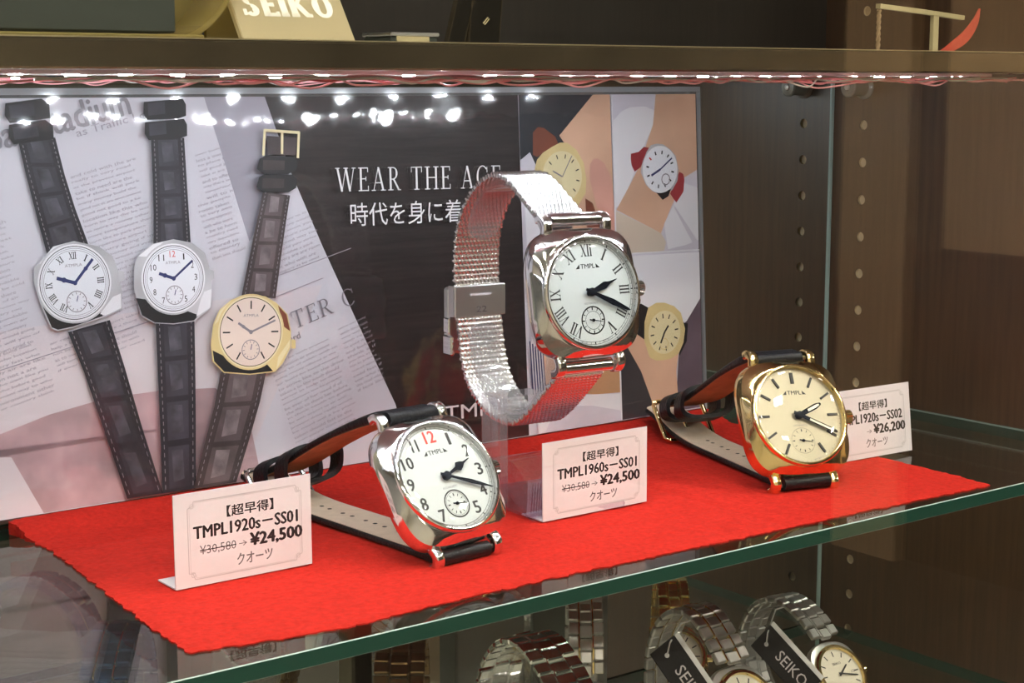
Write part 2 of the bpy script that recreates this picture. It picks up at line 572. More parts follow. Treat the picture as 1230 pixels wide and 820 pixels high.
slab('wall_back', (R_['x0'], R_['y1'], R_['z0']), (R_['x1'], R_['y1'] + 60, R_['z1']), M['shop_wall'])
M['lamp'] = emit('ceiling_lamp_light', CEIL_COLOR, CEIL_POWER)
M['lamp_frame'] = mat('lamp_frame', (0.7, 0.7, 0.7), 0.4)
k = 0
for ix, x in enumerate((-1500, -200, 1100, 2400)):  # unseen lamps added as front fill on cards and watches
    for iy, y in enumerate((-2500, -1500, -500)):
        t = thing('ceiling_light', 'unseen square ceiling lamp of the shop, added as front fill for the showcase', 'lamp', (x, y, R_['z1']), 0, 'added ceiling lamps of the shop')
        b = MB(); b.box((-90, -90, -14), (90, 90, -10)); b.build('diffuser', t, M['lamp'], smooth=0)
        b = MB()
        for a in (-1, 1):
            b.box((a * 100 - 10, -110, -22), (a * 100 + 10, 110, 0)); b.box((-90, a * 100 - 10, -22), (90, a * 100 + 10, 0))
        b.build('frame', t, M['lamp_frame'], smooth=0)

# ------------------------------------------------------------------ the showcase
M['panel_pale'] = mat('pale_panel', (0.60, 0.55, 0.47), 0.5)
def holed_panel():
    """right-hand side panel with its column of shelf-pin holes"""
    cu = bpy.data.curves.new('panel', 'CURVE')
    cu.dimensions = '2D'
    cu.fill_mode = 'BOTH'
    cu.extrude = 0.008
    def spl(pts):
        s = cu.splines.new('POLY')
        s.points.add(len(pts) - 1)
        for p, q in zip(s.points, pts):
            p.co = (q[0] * K, q[1] * K, 0, 1)
        s.use_cyclic_u = True
    spl([(365, -330), (575, -330), (575, 420), (365, 420)])
    for z in HOLES:
        spl([(HOLE_Y + 2.3 * math.cos(-2 * PI * j / 20), z + 2.3 * math.sin(-2 * PI * j / 20)) for j in range(20)])
    ob = bpy.data.objects.new('panel', cu)
    COL.objects.link(ob)
    dg = bpy.context.evaluated_depsgraph_get()
    me = bpy.data.meshes.new_from_object(ob.evaluated_get(dg))
    bpy.data.objects.remove(ob)
    R = Matrix(((0, 0, -1, 0.627), (1, 0, 0, 0), (0, 1, 0, 0), (0, 0, 0, 1)))
    me.transform(R)
    me.flip_normals()
    me.materials.clear()
    me.materials.append(M['wood_side'])
    o = bpy.data.objects.new('trim_1', me)
    COL.objects.link(o)
    return o

HOLE_Y = 533.7
HOLES = [129.9 - 17.5 * i for i in range(-3, 24) if i != -1 and i != -2]
panel = structure(holed_panel())
b = MB()
for z in HOLES:
    X = Matrix.Translation((619.2, HOLE_Y, z)) @ Matrix.Rotation(PI / 2, 4, 'Y')
    b.lathe([(2.28, 0.2), (2.25, 1.3), (0.05, 1.5)], 20, None, X, cap=False)
b.build('hole_lining', panel, M['raw_board'])
slab('trim_2', (365 - 465, 552.5 + 6, -330), (619, 552.5 + 20, 420), M['wood_black'])     # backing board behind the mirror
slab('trim_3', (-118, 365, -330), (-100, 575, 420), M['panel_pale'])                       # left side panel
slab('trim_4', (-118, 350, -350), (637, 575, -330), M['panel_pale'])                       # base board
slab('trim_5', (-118, 350, 420), (637, 575, 440), M['wood_black'])                         # top board

b = MB()
b.box((-100, 552.5, -330), (618.8, 558, 151.5), M['mirror'])
b.box((618.0, 551.9, -330), (618.9, 552.5, 151.5), M['mirror_edge'])
b.box((617.2, 551.9, -330), (617.6, 552.5, 151.5), M['mirror_edge'])
tag(b.build('mirror', None, None, smooth=0), 'mirror panel at the back of the showcase with bright right edge', 'mirror')

# front pane
b = MB(); b.box((-118, 352, -330), (637, 356, 420))
tag(b.build('front_glass', None, M['front_glass'], smooth=0), 'clear front glass pane of the showcase', 'glass pane')

# glass shelf: two clear faces with a green front edge
def glass_shelf(name, ztop, label, th=5.0, y0=378.0, rim='glass_rim'):
    b = MB()
    x0, x1, y1 = -99.5, 618.8, 551.5
    z0 = ztop - th
    b.add([(x0, y0, ztop), (x1, y0, ztop), (x1, y1, ztop), (x0, y1, ztop)], [(0, 1, 2, 3)], M['glass'])
    b.add([(x0, y0, z0), (x1, y0, z0), (x1, y1, z0), (x0, y1, z0)], [(3, 2, 1, 0)], M['glass'])
    c = 0.3
    b.add([(x0, y0 - c, z0 + c), (x1, y0 - c, z0 + c), (x1, y0 - c, ztop - c), (x0, y0 - c, ztop - c)], [(0, 1, 2, 3)], M['glass_edge'])
    b.add([(x0, y0 - c, ztop - c), (x1, y0 - c, ztop - c), (x1, y0, ztop), (x0, y0, ztop)], [(0, 1, 2, 3)], M['glass_rim'])
    b.add([(x0, y0, z0), (x1, y0, z0), (x1, y0 - c, z0 + c), (x0, y0 - c, z0 + c)], [(0, 1, 2, 3)], M['glass_rim'])
    for x in (x0, x1):
        b.add([(x, y0, z0), (x, y1, z0), (x, y1, ztop - .8), (x, y0, ztop - .8)], [(0, 1, 2, 3)], M['glass_edge'])
        b.add([(x, y0, ztop - .8), (x, y1, ztop - .8), (x, y1, ztop), (x, y0, ztop)], [(0, 1, 2, 3)], M[rim])
    b.add([(x0, y1, z0), (x1, y1, z0), (x1, y1, ztop), (x0, y1, ztop)], [(0, 1, 2, 3)], M['glass_edge'])
    return tag(b.build(name, None, None, smooth=0), label, 'shelf')
glass_shelf('glass_shelf', 0.0, 'glass shelf with dark green front edge under the red cloth')
glass_shelf('glass_shelf', -115.7, 'lower glass shelf carrying the metal bracelet watches', 5.0, 385.0, 'glass_edge')

# upper shelf
t = thing('upper_shelf', 'dark upper shelf with bronze front edge above the watch poster', 'shelf', (260, 460, 153))
b = MB(); b.box((-359.5, -76, 0.2), (358.8, 91, 6.8), bev=0.3); b.build('board', t, M['shelf_board'], smooth=0)
b = MB(); b.box((-359.5, -82, 0), (358.8, -76.2, 7.2), bev=0.5); b.build('front_trim', t, M['shelf_trim'], smooth=20)
M['brass'] = mat('pale_brass', (0.62, 0.52, 0.34), 0.3, 0.8)
b = MB(); b.box((-359.5, -81.8, 7.22), (358.8, -79.5, 7.55)); b.build('trim_lip', t, M['brass'], smooth=0)

# LED strip under the upper shelf
for sy, slab_ in ((392, 'lit LED strip light under the front of the upper shelf'), (474, 'lit LED strip light under the rear of the upper shelf')):
  t = thing('led_strip', slab_, 'light strip', (320, sy, 152.8))
  b = MB()
  s0, s1 = (-230, 198) if sy < 400 else (-226, 190)
  b.box((s0, -5, -1.0), (s1, 5, 0))
  b.build('tape', t, M['strip'], smooth=0)
  chip = None
  for i in range(32):
    x = s0 + 8 + i * (14.0 if sy < 400 else 26.0)
    if x > s1 - 4: break
    if chip is None:
        b = MB(); b.box((-1.3, -1.1, -1.7), (1.3, 1.1, -1.02)); chip = c = b.build('led_chip', t, M['led'], smooth=0)
    else:
        c = chip.copy(); COL.objects.link(c); c.parent = t
    c.location = (x * K, 0, 0)

# wires along the strip
random.seed(11)
for i in range(11):
    pts = []
    x = 120 + random.uniform(-10, 20) + (i % 4) * 25
    x1 = random.uniform(520, 566) if i > 5 else random.uniform(330, 560)
    if i % 3 == 2: x = random.uniform(240, 330)
    yy = 383 + random.uniform(0, 2.5)
    zz = 151.8 - random.uniform(0, 0.7)
    while x < x1:
        pts.append((x, yy + random.uniform(-0.5, 0.5), zz - abs(random.gauss(0, 0.95))))
        x += random.uniform(5, 14)
    b = MB(); b.tube(smooth_path(pts, 5), 0.28, 6)
    m = M[('wire_pink', 'wire_red', 'wire_white')[(0, 0, 1, 0, 2, 0, 1, 0, 0, 2, 0)[i]]]
    kind = {'pink_wire': 'thin pink', 'red_wire': 'thin red', 'white_wire': 'thin white'}[m.name]
    tag(b.build('wire', None, m), kind + ' wire of the loose bundle along the LED strip', 'wire', kind + ' wires along the strip')

# shelf pin in the top hole
t = thing('shelf_support', 'clear round plastic shelf support pegged in the side panel', 'shelf support', (619, HOLE_Y, 147.4))
X = Matrix.Rotation(-PI / 2, 4, 'Y')
b = MB(); b.lathe([(0.5, 0.1), (5.6, 0.1), (5.6, 0.8), (4.2, 2.0), (4.0, 4.0)], 40, None, X); b.build('flange', t, M['smoke_plastic'])
b = MB(); b.lathe([(4.0, 4.05), (4.0, 10), (4.6, 10.3), (4.6, 11.4), (3.9, 12.0), (1.6, 12.1), (1.4, 11.4), (0.1, 11.4)], 40, None, X); PH = b.build('pin_head', t, M['smoke_plastic'])
b = MB(); b.lathe([(1.3, 11.5), (1.3, 12.6), (0.6, 12.9), (0.05, 12.9)], 20, None, X); b.build('screw', PH, M['steel_sat'])

# ------------------------------------------------------------------ red cloth
def cloth_xy():
    front = [(195.1, 394.3), (211.8, 390.8), (240.3, 386.2), (270.3, 388.3), (313.8, 388.5), (360.8, 387.3), (396.5, 385.8), (437.5, 385.2), (479.3, 383.4), (520.5, 381.6)]
    back = [(205.5, 541.0), (527.0, 541.0)]
    return front, back
fr, _ = cloth_xy()
def interp(tab, x):
    if x <= tab[0][0]: return tab[0][1]
    for (a, b_), (c, d) in zip(tab, tab[1:]):
        if x <= c:
            return b_ + (d - b_) * (x - a) / (c - a)
    return tab[-1][1]
NU, NV = 330, 170
b = MB()
vs, fs = [], []
for j in range(NV + 1):
    v = j / NV
    for i in range(NU + 1):
        u = i / NU
        xl = interp([(0, 195.1), (0.25, 197.6), (0.55, 202.3), (0.8, 205.8), (1, 203.6)], v)
        xr = interp([(0, 520.3), (0.12, 523.3), (0.35, 525.2), (1, 527.5)], v)
        xf = 195.1 + (520.3 - 195.1) * u
        yf = interp(fr, xf)
        x = xl + (xr - xl) * u
        y = yf + (541.2 - yf) * v
        e = min(u * NU, (NU - u * NU), v * NV, 99)
        if e < 1:
            w = noise.noise((x * 0.22, y * 0.22, 3.1)) * 1.3 + noise.noise((x * 0.8, y * 0.8, 1.7)) * 0.9
            if v < 0.5 / NV: y += w
            if u < 0.5 / NU: x += w
            if u > 1 - 0.5 / NU: x += w
        z = 0.85 + 0.25 * noise.noise((x * 0.045, y * 0.07, 0.3)) + 0.22 * noise.noise((x * 0.11, y * 0.32, 8.0)) + 0.22 * noise.noise((x * 0.6, y * 0.7, 5.0)) - 0.55 * max(0, noise.noise((x * 0.09, y * 0.20, 21.0)) - .42)
        if e < 2: z = 0.5 + 0.3 * (z - 0.85)
        if y > 522:
            s = min(1, (y - 522) / 17.0)
            z += 3.7 * s * s * (3 - 2 * s)
        vs.append((x, y, max(0.25, z)))
n = NU + 1
for j in range(NV):
    for i in range(NU):
        a = j * n + i
        fs.append((a, a + 1, a + n + 1, a + n))
N0 = len(vs)
edge = [i for i in range(n)] + [j * n + NU for j in range(1, NV + 1)] + [NV * n + i for i in range(NU - 1, -1, -1)] + [j * n for j in range(NV - 1, 0, -1)]
for e in edge:
    x, y, z = vs[e]
    vs.append((x, y, 0.05))
for k_ in range(len(edge)):
    k2 = (k_ + 1) % len(edge)
    fs.append((edge[k_], N0 + k_, N0 + k2, edge[k2]))
fs.append(tuple(N0 + k_ for k_ in reversed(range(len(edge)))))
b.add(vs, fs)
tag(b.build('red_cloth', None, M['felt'], smooth=80), 'bright red felt cloth with ragged edges spread on the glass shelf', 'cloth')

# ------------------------------------------------------------------ poster in its acrylic holder
PB, PT = Vector((0, 541.5, 4.6)), Vector((0, 549.5, 145.5))
PV = (PT - PB).normalized()
PN = Vector((0, -PV.z, PV.y))
PX = Matrix(((1, PV.x, PN.x, 0), (0, PV.y, PN.y, 0), (0, PV.z, PN.z, 0), (0, 0, 0, 1)))   # u, v, out
poster = thing('poster_stand', 'watch poster in a clear acrylic stand leaning against the mirror', 'poster', (360, 541.5, 4.6))
PX = Matrix.Translation((-360, 0, 0)) @ PX
U0, U1, V1 = 178.0, 524.8, 140.2

b = MB()
b.box((U0 - 2.5, -0.5, -2.2), (U1 + 2.6, V1 + 3.0, -0.3), M['acrylic'], PX)          # back sheet
b.build('back_sheet', poster, None, smooth=0)
b = MB()
b.box((U0 - 2.5, -0.5, 0.9), (U1 + 2.6, V1 + 3.0, 1.6), M['acrylic_cover'], PX)
b.build('front_cover', poster, None, smooth=0)
b = MB()
b.box((U0 - 2.5, V1 + 1.0, -0.2), (U1 + 2.6, V1 + 3.2, 0.85), M['acrylic_edge'], PX)
b.box((U1 + 1.2, -0.5, -0.2), (U1 + 2.6, V1 + 0.9, 0.85), M['acrylic_edge'], PX)
b.box((U0 - 2.5, -0.5, -0.2), (U0 - 1.2, V1 + 0.9, 0.85), M['acrylic_edge'], PX)
b.build('holder_rim', poster, None, smooth=0)

P = MB()
LY = [0.0]
def pf(name, *pts, dz=0.035):
    LY[0] += dz * 0.25
    P.flat(pts, LY[0], PR[name], PX)
def pcirc(name, c, r, ri=0.0, n=48, sx=1.0):
    LY[0] += 0.009
    if ri <= 0:
        P.flat([(c[0] + sx * r * math.cos(2 * PI * j / n), c[1] + r * math.sin(2 * PI * j / n)) for j in range(n)], LY[0], PR[name], PX)
    else:
        P.disc(c, r, LY[0], PR[name], PX, n, ri)
def pline(name, p, q, w):
    d = Vector((q[0] - p[0], q[1] - p[1])).normalized()
    e = Vector((-d.y, d.x)) * w / 2
    LY[0] += 0.002
    P.flat([(p[0] + e.x, p[1] + e.y), (p[0] - e.x, p[1] - e.y), (q[0] - e.x, q[1] - e.y), (q[0] + e.x, q[1] + e.y)], LY[0], PR[name], PX)
def ptext(body, o, w, h, name, ang=0.0, bold=0.0):
    LY[0] += 0.004
    P.text(body, o, w, h, PR[name], PX, LY[0], ang, bold)

P.box((U0, 0.2, -0.2), (U1, V1, 0.0), PR['news'], PX)
pf('news2', (U0, .4), (290, .4), (330, 70), (U0, 62))
pf('stone', (U0, 21), (202, 29), (220, 33.7), (241, 37), (262, 37.4), (283, 36), (296, 24), (300, .4), (216, .4), (206, 21), (U0, 24))
pf('shade', (284.8, V1), (310, V1), (318, 112), (300, 88))
# dark wood table at the centre
pf('wood', (309.3, V1), (426, V1), (426, .4), (366, .4), (360.5, 21.1), (352, 39), (343.3, 57.5), (331, 84), (318.9, 112.1))
# newspaper print: columns of small type, set on a slant
words = ('this is going to be taken place would strive to build a very road with temperature and air before location south airport you really think '
         'like to take the other country than ever there are many more not too cold will offered as money the company of her own room '
         'should be a good help to prevent need less environment people who drive fast with horn as if in a dependable way to park ').split()
random.seed(3)
def column(o, ang, w, rows, pitch, h):
    ca, sa = math.cos(ang), math.sin(ang)
    for r in range(rows):
        s = ''
        L = w * random.uniform(0.86, 1.0)
        while len(s) < w * 0.78:
            s += random.choice(words) + ' '
        ox = o[0] + sa * r * pitch
        oy = o[1] - ca * r * pitch
        ptext(s.strip(), (ox, oy), L, h, 'newsink', ang)
A12 = math.radians(13.5)
column((U0 + 1, 100), A12, 30, 26, 1.95, 1.15)
column((233, 113), A12, 25, 26, 1.95, 1.15)
column((280, 119), A12, 20, 9, 1.95, 1.15)
column((280, 101), A12, 14, 11, 1.95, 1.15)
column((184, 50), A12, 36, 10, 1.95, 1.2)
column((222, 57), A12, 36, 6, 1.95, 1.2)
column((300, 90), math.radians(16), 28, 10, 1.95, 1.15)
column((336, 52), math.radians(17), 14, 14, 1.95, 1.1)
column((306, 41), math.radians(17), 30, 18, 1.95, 1.15)
ptext('Baseball Stadium', (186.5, 117.8), 72, 9.2, 'headink', A12, 0.012)
ptext('as Traffic Location', (236, 127), 40, 2.6, 'newsink', A12)
LY[0] += .01
serif(P, 'OTTER C', (303, 50.5), 6.6, PR['headink'], PX, LY[0], math.radians(15.5), thick=0.12, width=43)
ptext('and Standard', (300, 45.5), 20, 2.6, 'headink', math.radians(15.5))
for p, q in (((U0, 45), (262, 63)), ((300, 72), (343, 83)), ((300, 64.5), (330, 72.5))):
    pline('newsink', p, q, 0.3)

# photographs on the right
pf('navy', (426.1, V1), (474.9, V1), (475.6, 75), (425.6, 78))
pf('lav', (425.6, 113.8), (430.9, 117), (433.8, 111.7), (444, 77), (425.6, 77.5))
pf('skin', (465.5, V1), (474.9, V1), (475.5, 76), (452, 76), (452, 100), (458.2, 110.1), (447.7, 122.2), (446.7, 123.5))
pf('brown', (432.4, 115.9), (432.8, 125), (435.5, 127.2), (438.7, 126.7), (444.5, 123.1), (446, 120.1), (434.5, 115))
pf('gold', (431.8, 106.2), (434.4, 113.8), (437.6, 116.6), (442.7, 119), (447, 120.6), (450.9, 120.4), (455.7, 117.4), (459.4, 111.8), (460.6, 105), (459.9, 99), (455.5, 94), (446, 93), (436, 97))
pcirc('gold_dial', (447.6, 106.5), 10.6)
for a in range(12):
    c, s = math.cos(a * PI / 6 + .3), math.sin(a * PI / 6 + .3)
    pline('black', (447.6 + 7.6 * c, 106.5 + 7.6 * s), (447.6 + 9.4 * c, 106.5 + 9.4 * s), 0.5)
pline('grey', (447.6, 106.5), (453, 115), 0.45); pline('grey', (447.6, 106.5), (442.6, 109), 0.6)
pf('skin_pink', (462.7, 111), (464.6, 113.2), (466.8, 113.6), (470.6, 111.5), (474.3, 105.3), (475.5, 96), (475.5, 80), (470.7, 80), (465.4, 94.5), (462.4, 104.9))
pf('brown', (459.6, 97), (463.5, 95), (468, 84), (466, 79), (460, 84))
pf('lav', (475.6, V1), (U1 - .2, V1), (U1 - .2, 72.1), (476.2, 72.4))
pf('white', (475.9, 128.8), (481, 133), (486.3, 134.8), (495, 135), (502.1, 132.4), (499, 126), (494.6, 120.3), (480.2, 93.9), (476.1, 92.3))
pf('skin', (501, V1), (U1 - .2, V1), (U1 - .2, 107), (515, 103), (511, 95), (507.2, 89.1), (502.1, 80.1), (476.7, 91.4), (485.2, 102.3), (491.3, 110.8), (495.1, 119.5), (499, 127.2))
pf('cream', (476.4, 91), (502.1, 80.1), (505, 76), (503.5, 72.3), (476.2, 72.5))
pf('white', (504, 84), (509.7, 91.7), (515, 102), (U1 - .2, 99), (U1 - .2, 76), (516, 74), (506, 73))
pf('lav', (509.7, 91.7), (511, 91.2), (U1 - .4, 75), (521.4, 74))
pf('crimson', (485.6, 113), (485.8, 115), (490.3, 115.7), (493.3, 117.8), (496.2, 117.3), (491.2, 109.1), (487.7, 107.3), (486, 110))
pf('crimson', (508, 97), (513.8, 106.4), (516.2, 105.4), (516.8, 103), (516, 97.6), (511.6, 93))
pf('silver', (491, 107), (492.5, 111.7), (495, 115.8), (497.4, 118.4), (501, 119), (504.6, 118.6), (509, 116.2), (511.9, 113.4), (513.4, 107.5), (512.6, 102.5), (509.4, 98.6), (502.7, 96.6), (497.5, 98.6), (494, 101.4))
pf('black', (500, 97.8), (503.5, 94.5), (507, 96), (508.5, 99))
pcirc('silver_hi', (502.5, 107.8), 10.2); pcirc('dial', (502.5, 107.8), 9.3)
for a in range(12):
    c, s = math.cos(a * PI / 6 + .35), math.sin(a * PI / 6 + .35)
    pline('red' if a == 4 else 'black', (502.5 + 6.6 * c, 107.8 + 6.6 * s), (502.5 + 8.2 * c, 107.8 + 8.2 * s), 0.7)
pcirc('grey', (505.6, 103.4), 2.6, 2.1, 24); pline('blue', (497.2, 105.3), (502.5, 107.8), 1.0); pline('blue', (502.5, 107.8), (509.6, 112.6), 0.7)
pf('lav', (425.8, 78), (444, 76.8), (476.2, 74.9), (476.1, .5), (430.0, .5), (429.4, 20))
pf('white', (427, 100), (436, 104), (440, 90), (444, 60), (440, 34), (433, 18), (429, 20))
pf('white', (426.4, 38.6), (430.6, 41), (433, 31.8), (434.8, 22.5), (433.9, 17), (428.6, 17.8))
for i in range(6):
    u = 427.2 + i * 1.35
    pf('navy_line', (u - .15, 39.5 - i * 1.2), (u + .55, 39.8 - i * 1.25), (u + 1.4, 17.3), (u + .7, 17.4))
pf('skin', (434.1, 35.3), (441.4, 32.6), (458, 30), (476.2, 26.3), (476.2, 12.9), (461.2, 13.6), (447, 16), (435.2, 18.5))
pf('skin_tan', (452, 27), (476.2, 23), (476.2, 13), (462, 13.6), (448, 16))
pf('white', (429.9, 17.2), (436, 17.6), (452, 14.5), (476.1, 12.4), (476.1, .6), (430.2, .6))
pf('lav', (440, 11), (460, 9), (476.1, 5), (476.1, .7), (434, .7))
pf('lav', (476.4, 71.9), (U1 - .2, 70.9), (U1 - .2, .6), (476.4, .6))
pf('white', (478, 71.4), (U1 - .4, 70.5), (U1 - .4, 50.6), (519.4, 38.6), (494.5, 46.9), (483, 50), (477, 66))
pf('jacket', (476.7, 71), (482, 66), (489, 52), (486, 36), (482.4, 31.6), (476.6, 31))
pf('jacket', (476.6, 31), (482.4, 31.6), (488.1, 20.8), (494.5, 5.7), (493, .8), (476.6, .8))
pf('plum', (512, 38), (516, 40.5), (U1 - .2, 50), (U1 - .2, 1), (506, 1), (509.3, 14))
pf('skin', (480, 33), (485, 37), (491.4, 38.9), (505, 33), (510.5, 26.8), (508.9, 18.7), (509.5, 9), (508, .8), (495.4, .8), (494.5, 5.7), (488.1, 20.8))
pf('black', (486, 49.3), (489.1, 50.3), (493.8, 47.9), (491.4, 33.9), (484, 38.6), (483.5, 44.7))
pf('black', (513.4, 40), (516.6, 39.3), (515.7, 31.6), (511, 25.2), (510.4, 30.9))
pf('gold', (490.4, 33.9), (490.8, 42), (493.2, 48.2), (498, 50), (502.9, 49.6), (508.5, 47.6), (512.5, 44.4), (514.8, 36.9), (513.6, 31), (510.6, 26.4), (506, 24.6), (502.1, 24.3), (497, 24.6), (493.2, 26.4))
pcirc('gold', (502.4, 36.6), 10.4); pcirc('gold_dial', (502.4, 36.6), 9.5)
for a in range(12):
    c, s = math.cos(a * PI / 6 + .1), math.sin(a * PI / 6 + .1)
    pline('black', (502.4 + 6.2 * c, 36.6 + 6.2 * s), (502.4 + 8.3 * c, 36.6 + 8.3 * s), 0.55)
pcirc('gold', (502, 31.5), 2.6, 2.2, 24)
pline('black', (502.4, 36.6), (500, 32), .9); pline('black', (502.4, 36.6), (504.8, 39.4), .9)
for u in (475.5, ):
    pf('white', (u - .35, V1), (u + .35, V1), (u + .9, .6), (u + .2, .6))
pf('white', (476.2, 72.8), (U1 - .2, 71.8), (U1 - .2, 71.2), (476.2, 72.2))

# big printed watches on the newspaper
def strap_print(L, R, base, hi, rows):
    """L, R: left and right outline points running the same way"""
    pf(base, *(L + R[::-1]))
    def at(tab, t):
        s = t * (len(tab) - 1)
        i = min(int(s), len(tab) - 2)
        f = s - i
        return (tab[i][0] + (tab[i + 1][0] - tab[i][0]) * f, tab[i][1] + (tab[i + 1][1] - tab[i][1]) * f)
    def mix(a, b_, f): return (a[0] + (b_[0] - a[0]) * f, a[1] + (b_[1] - a[1]) * f)
    for r in range(rows):
        t0, t1 = (r + .06) / rows, (r + .93) / rows
        l0, r0, l1, r1 = at(L, t0), at(R, t0), at(L, t1), at(R, t1)
        pf(hi, mix(l0, r0, .2), mix(l0, r0, .5), mix(l0, r0, .8), mix(l1, r1, .8), mix(l1, r1, .5), mix(l1, r1, .2))
        pf('croc_mid' if base == 'croc' else 'brown_mid', mix(mix(l0, r0, .3), mix(l1, r1, .3), .08), mix(mix(l0, r0, .62), mix(l1, r1, .62), .1), mix(mix(l0, r0, .66), mix(l1, r1, .66), .8), mix(mix(l0, r0, .34), mix(l1, r1, .34), .86))
        LY[0] += .004
    for f in (0.09, 0.91):
        for r in range(rows * 6):
            t0, t1 = r / (rows * 6), (r + .55) / (rows * 6)
            a, b_ = mix(at(L, t0), at(R, t0), f), mix(at(L, t1), at(R, t1), f)
            pline('grey', a, b_, .25)

def watch_print(c, rd, ang, case, case_col, dial_col, style, hands, under=()):
    pf(case_col, *case)
    for u_ in under: pf(*u_)
    pcirc('silver' if case_col == 'silver' else 'gold', c, rd + 1.5)
    pcirc('silver_hi' if case_col == 'silver' else 'gold_dial', c, rd + 0.9)
    pcirc('black', c, rd + 0.25)
    pcirc(dial_col, c, rd)
    if style != 'bar':
        pcirc('grey', c, rd - .5, rd - .65); pcirc('grey', c, rd - 1.15, rd - 1.3)
    def pt(h, r):
        a = ang + PI / 2 - h * PI / 6
        return (c[0] + r * math.cos(a), c[1] + r * math.sin(a))
    for h in range(1, 13):
        if h == 6: continue
        if style == 'bar':
            pline('black', pt(h, rd * .68), pt(h, rd * .92), .55)
        elif style == 'arabic':
            p = pt(h, rd * .76)
            s = str(h); w = 1.1 if len(s) == 1 else 2.2
            if h == 1: w = .5
            ptext(s, (p[0] - w / 2, p[1] - 1.1), w, 2.2, 'red' if h == 12 else 'black', ang)
        else:
            p = pt(h, rd * .66)
            s = {1: 'I', 2: 'II', 3: 'III', 4: 'IIII', 5: 'V', 7: 'VII', 8: 'VIII', 9: 'IX', 10: 'X', 11: 'XI', 12: 'XII'}[h]
            a = ang - h * PI / 6
            w = {1: .7, 2: 1.3, 3: 2, 4: 2.6, 5: 1.5, 7: 2.6, 8: 3.1, 9: 2, 10: 1.5, 11: 2, 12: 2.6}[h]
            ox = p[0] - w / 2 * math.cos(a)
            oy = p[1] - w / 2 * math.sin(a)
            LY[0] += .003
            serif(P, s, (ox, oy), 2.4, PR['black'], PX, LY[0], a, thick=.2, thin=.09, slab=.1, space=.1, width=w)
    s = pt(6, rd * .52)
    pcirc('grey', s, rd * .30, rd * .275, 32)
    for h in range(12):
        a = h * PI / 6
        pline('grey', (s[0] + rd * .2 * math.cos(a), s[1] + rd * .2 * math.sin(a)), (s[0] + rd * .26 * math.cos(a), s[1] + rd * .26 * math.sin(a)), .25)
    pline('blue', s, (s[0] + .6, s[1] + 2), .3)
    p = pt(12, rd * .45)
    w = rd * .5
    ptext('ATMPLA', (p[0] - w / 2 * math.cos(ang), p[1] - w / 2 * math.sin(ang)), w, 1.0, 'grey', ang)
    for (h, r, wd) in hands:
        q = pt(h, r * rd)
        pline('blue' if style != 'bar' else 'grey', c, q, wd)
        m = pt(h, r * rd * .6)
        if wd > .8: pcirc('blue' if style != 'bar' else 'grey', m, wd * .75, n=16)
    pcirc('blue' if style != 'bar' else 'grey', c, .8, n=20)

# left printed watch
strap_print([(219.5, 118.5), (222.4, 108), (226.2, 97.5), (229.6, 87.5)][::1] if False else [(214.8, 128), (217, 115), (220, 100), (222.8, 87)],
            [(228, 127), (230.5, 114.5), (233.5, 103), (237.5, 90.5)], 'croc', 'croc_hi', 4)
for v, w_ in ((138.5, .0), (131.5, .8)):
    pf('black', (211.5 + w_, v), (224 + w_, v + 1.5), (226.6 + w_, v - .5), (226.6 + w_, v - 5), (223, v - 5.5), (212.6 + w_, v - 6.5), (211 + w_, v - 4))
    pf('croc_hi', (212.5 + w_, v - .8), (221 + w_, v + .2), (221.6 + w_, v - 4), (213 + w_, v - 5))
strap_print([(228.1, 61.3), (233, 47), (239, 26), (246, 1)], [(243.5, 64.1), (248, 47), (253, 26), (259.6, 1)], 'croc', 'croc_hi', 4)
watch_print((231.6, 77.8), 12.3, math.radians(2), [(217.2, 79), (217.6, 84), (219.3, 85.2), (224.7, 90.6), (232.2, 92), (240.8, 89.7), (245.9, 86), (247.8, 80), (248.5, 73), (248.2, 67.5), (241.9, 65.4), (230, 62.6), (224.5, 62), (222.2, 63), (219.3, 70.8)],
            'silver', 'dial', 'roman', [(10 - .35, .55, 1.2), (1.45, .84, 1.0)],
            [('black', (218.6, 74), (220, 70), (222.4, 63.4), (224.5, 62.4), (230, 63), (241, 65.7), (240, 68), (226, 70)), ('silver_hi', (240, 66.5), (241.9, 65.8), (247.9, 67.9), (248.1, 73), (245, 72)), ('silver_hi', (219.3, 85), (224.7, 90.4), (230, 91.6), (224, 86))])
pf('silver', (247.6, 81), (249.6, 80.5), (249.8, 77.5), (247.8, 77))
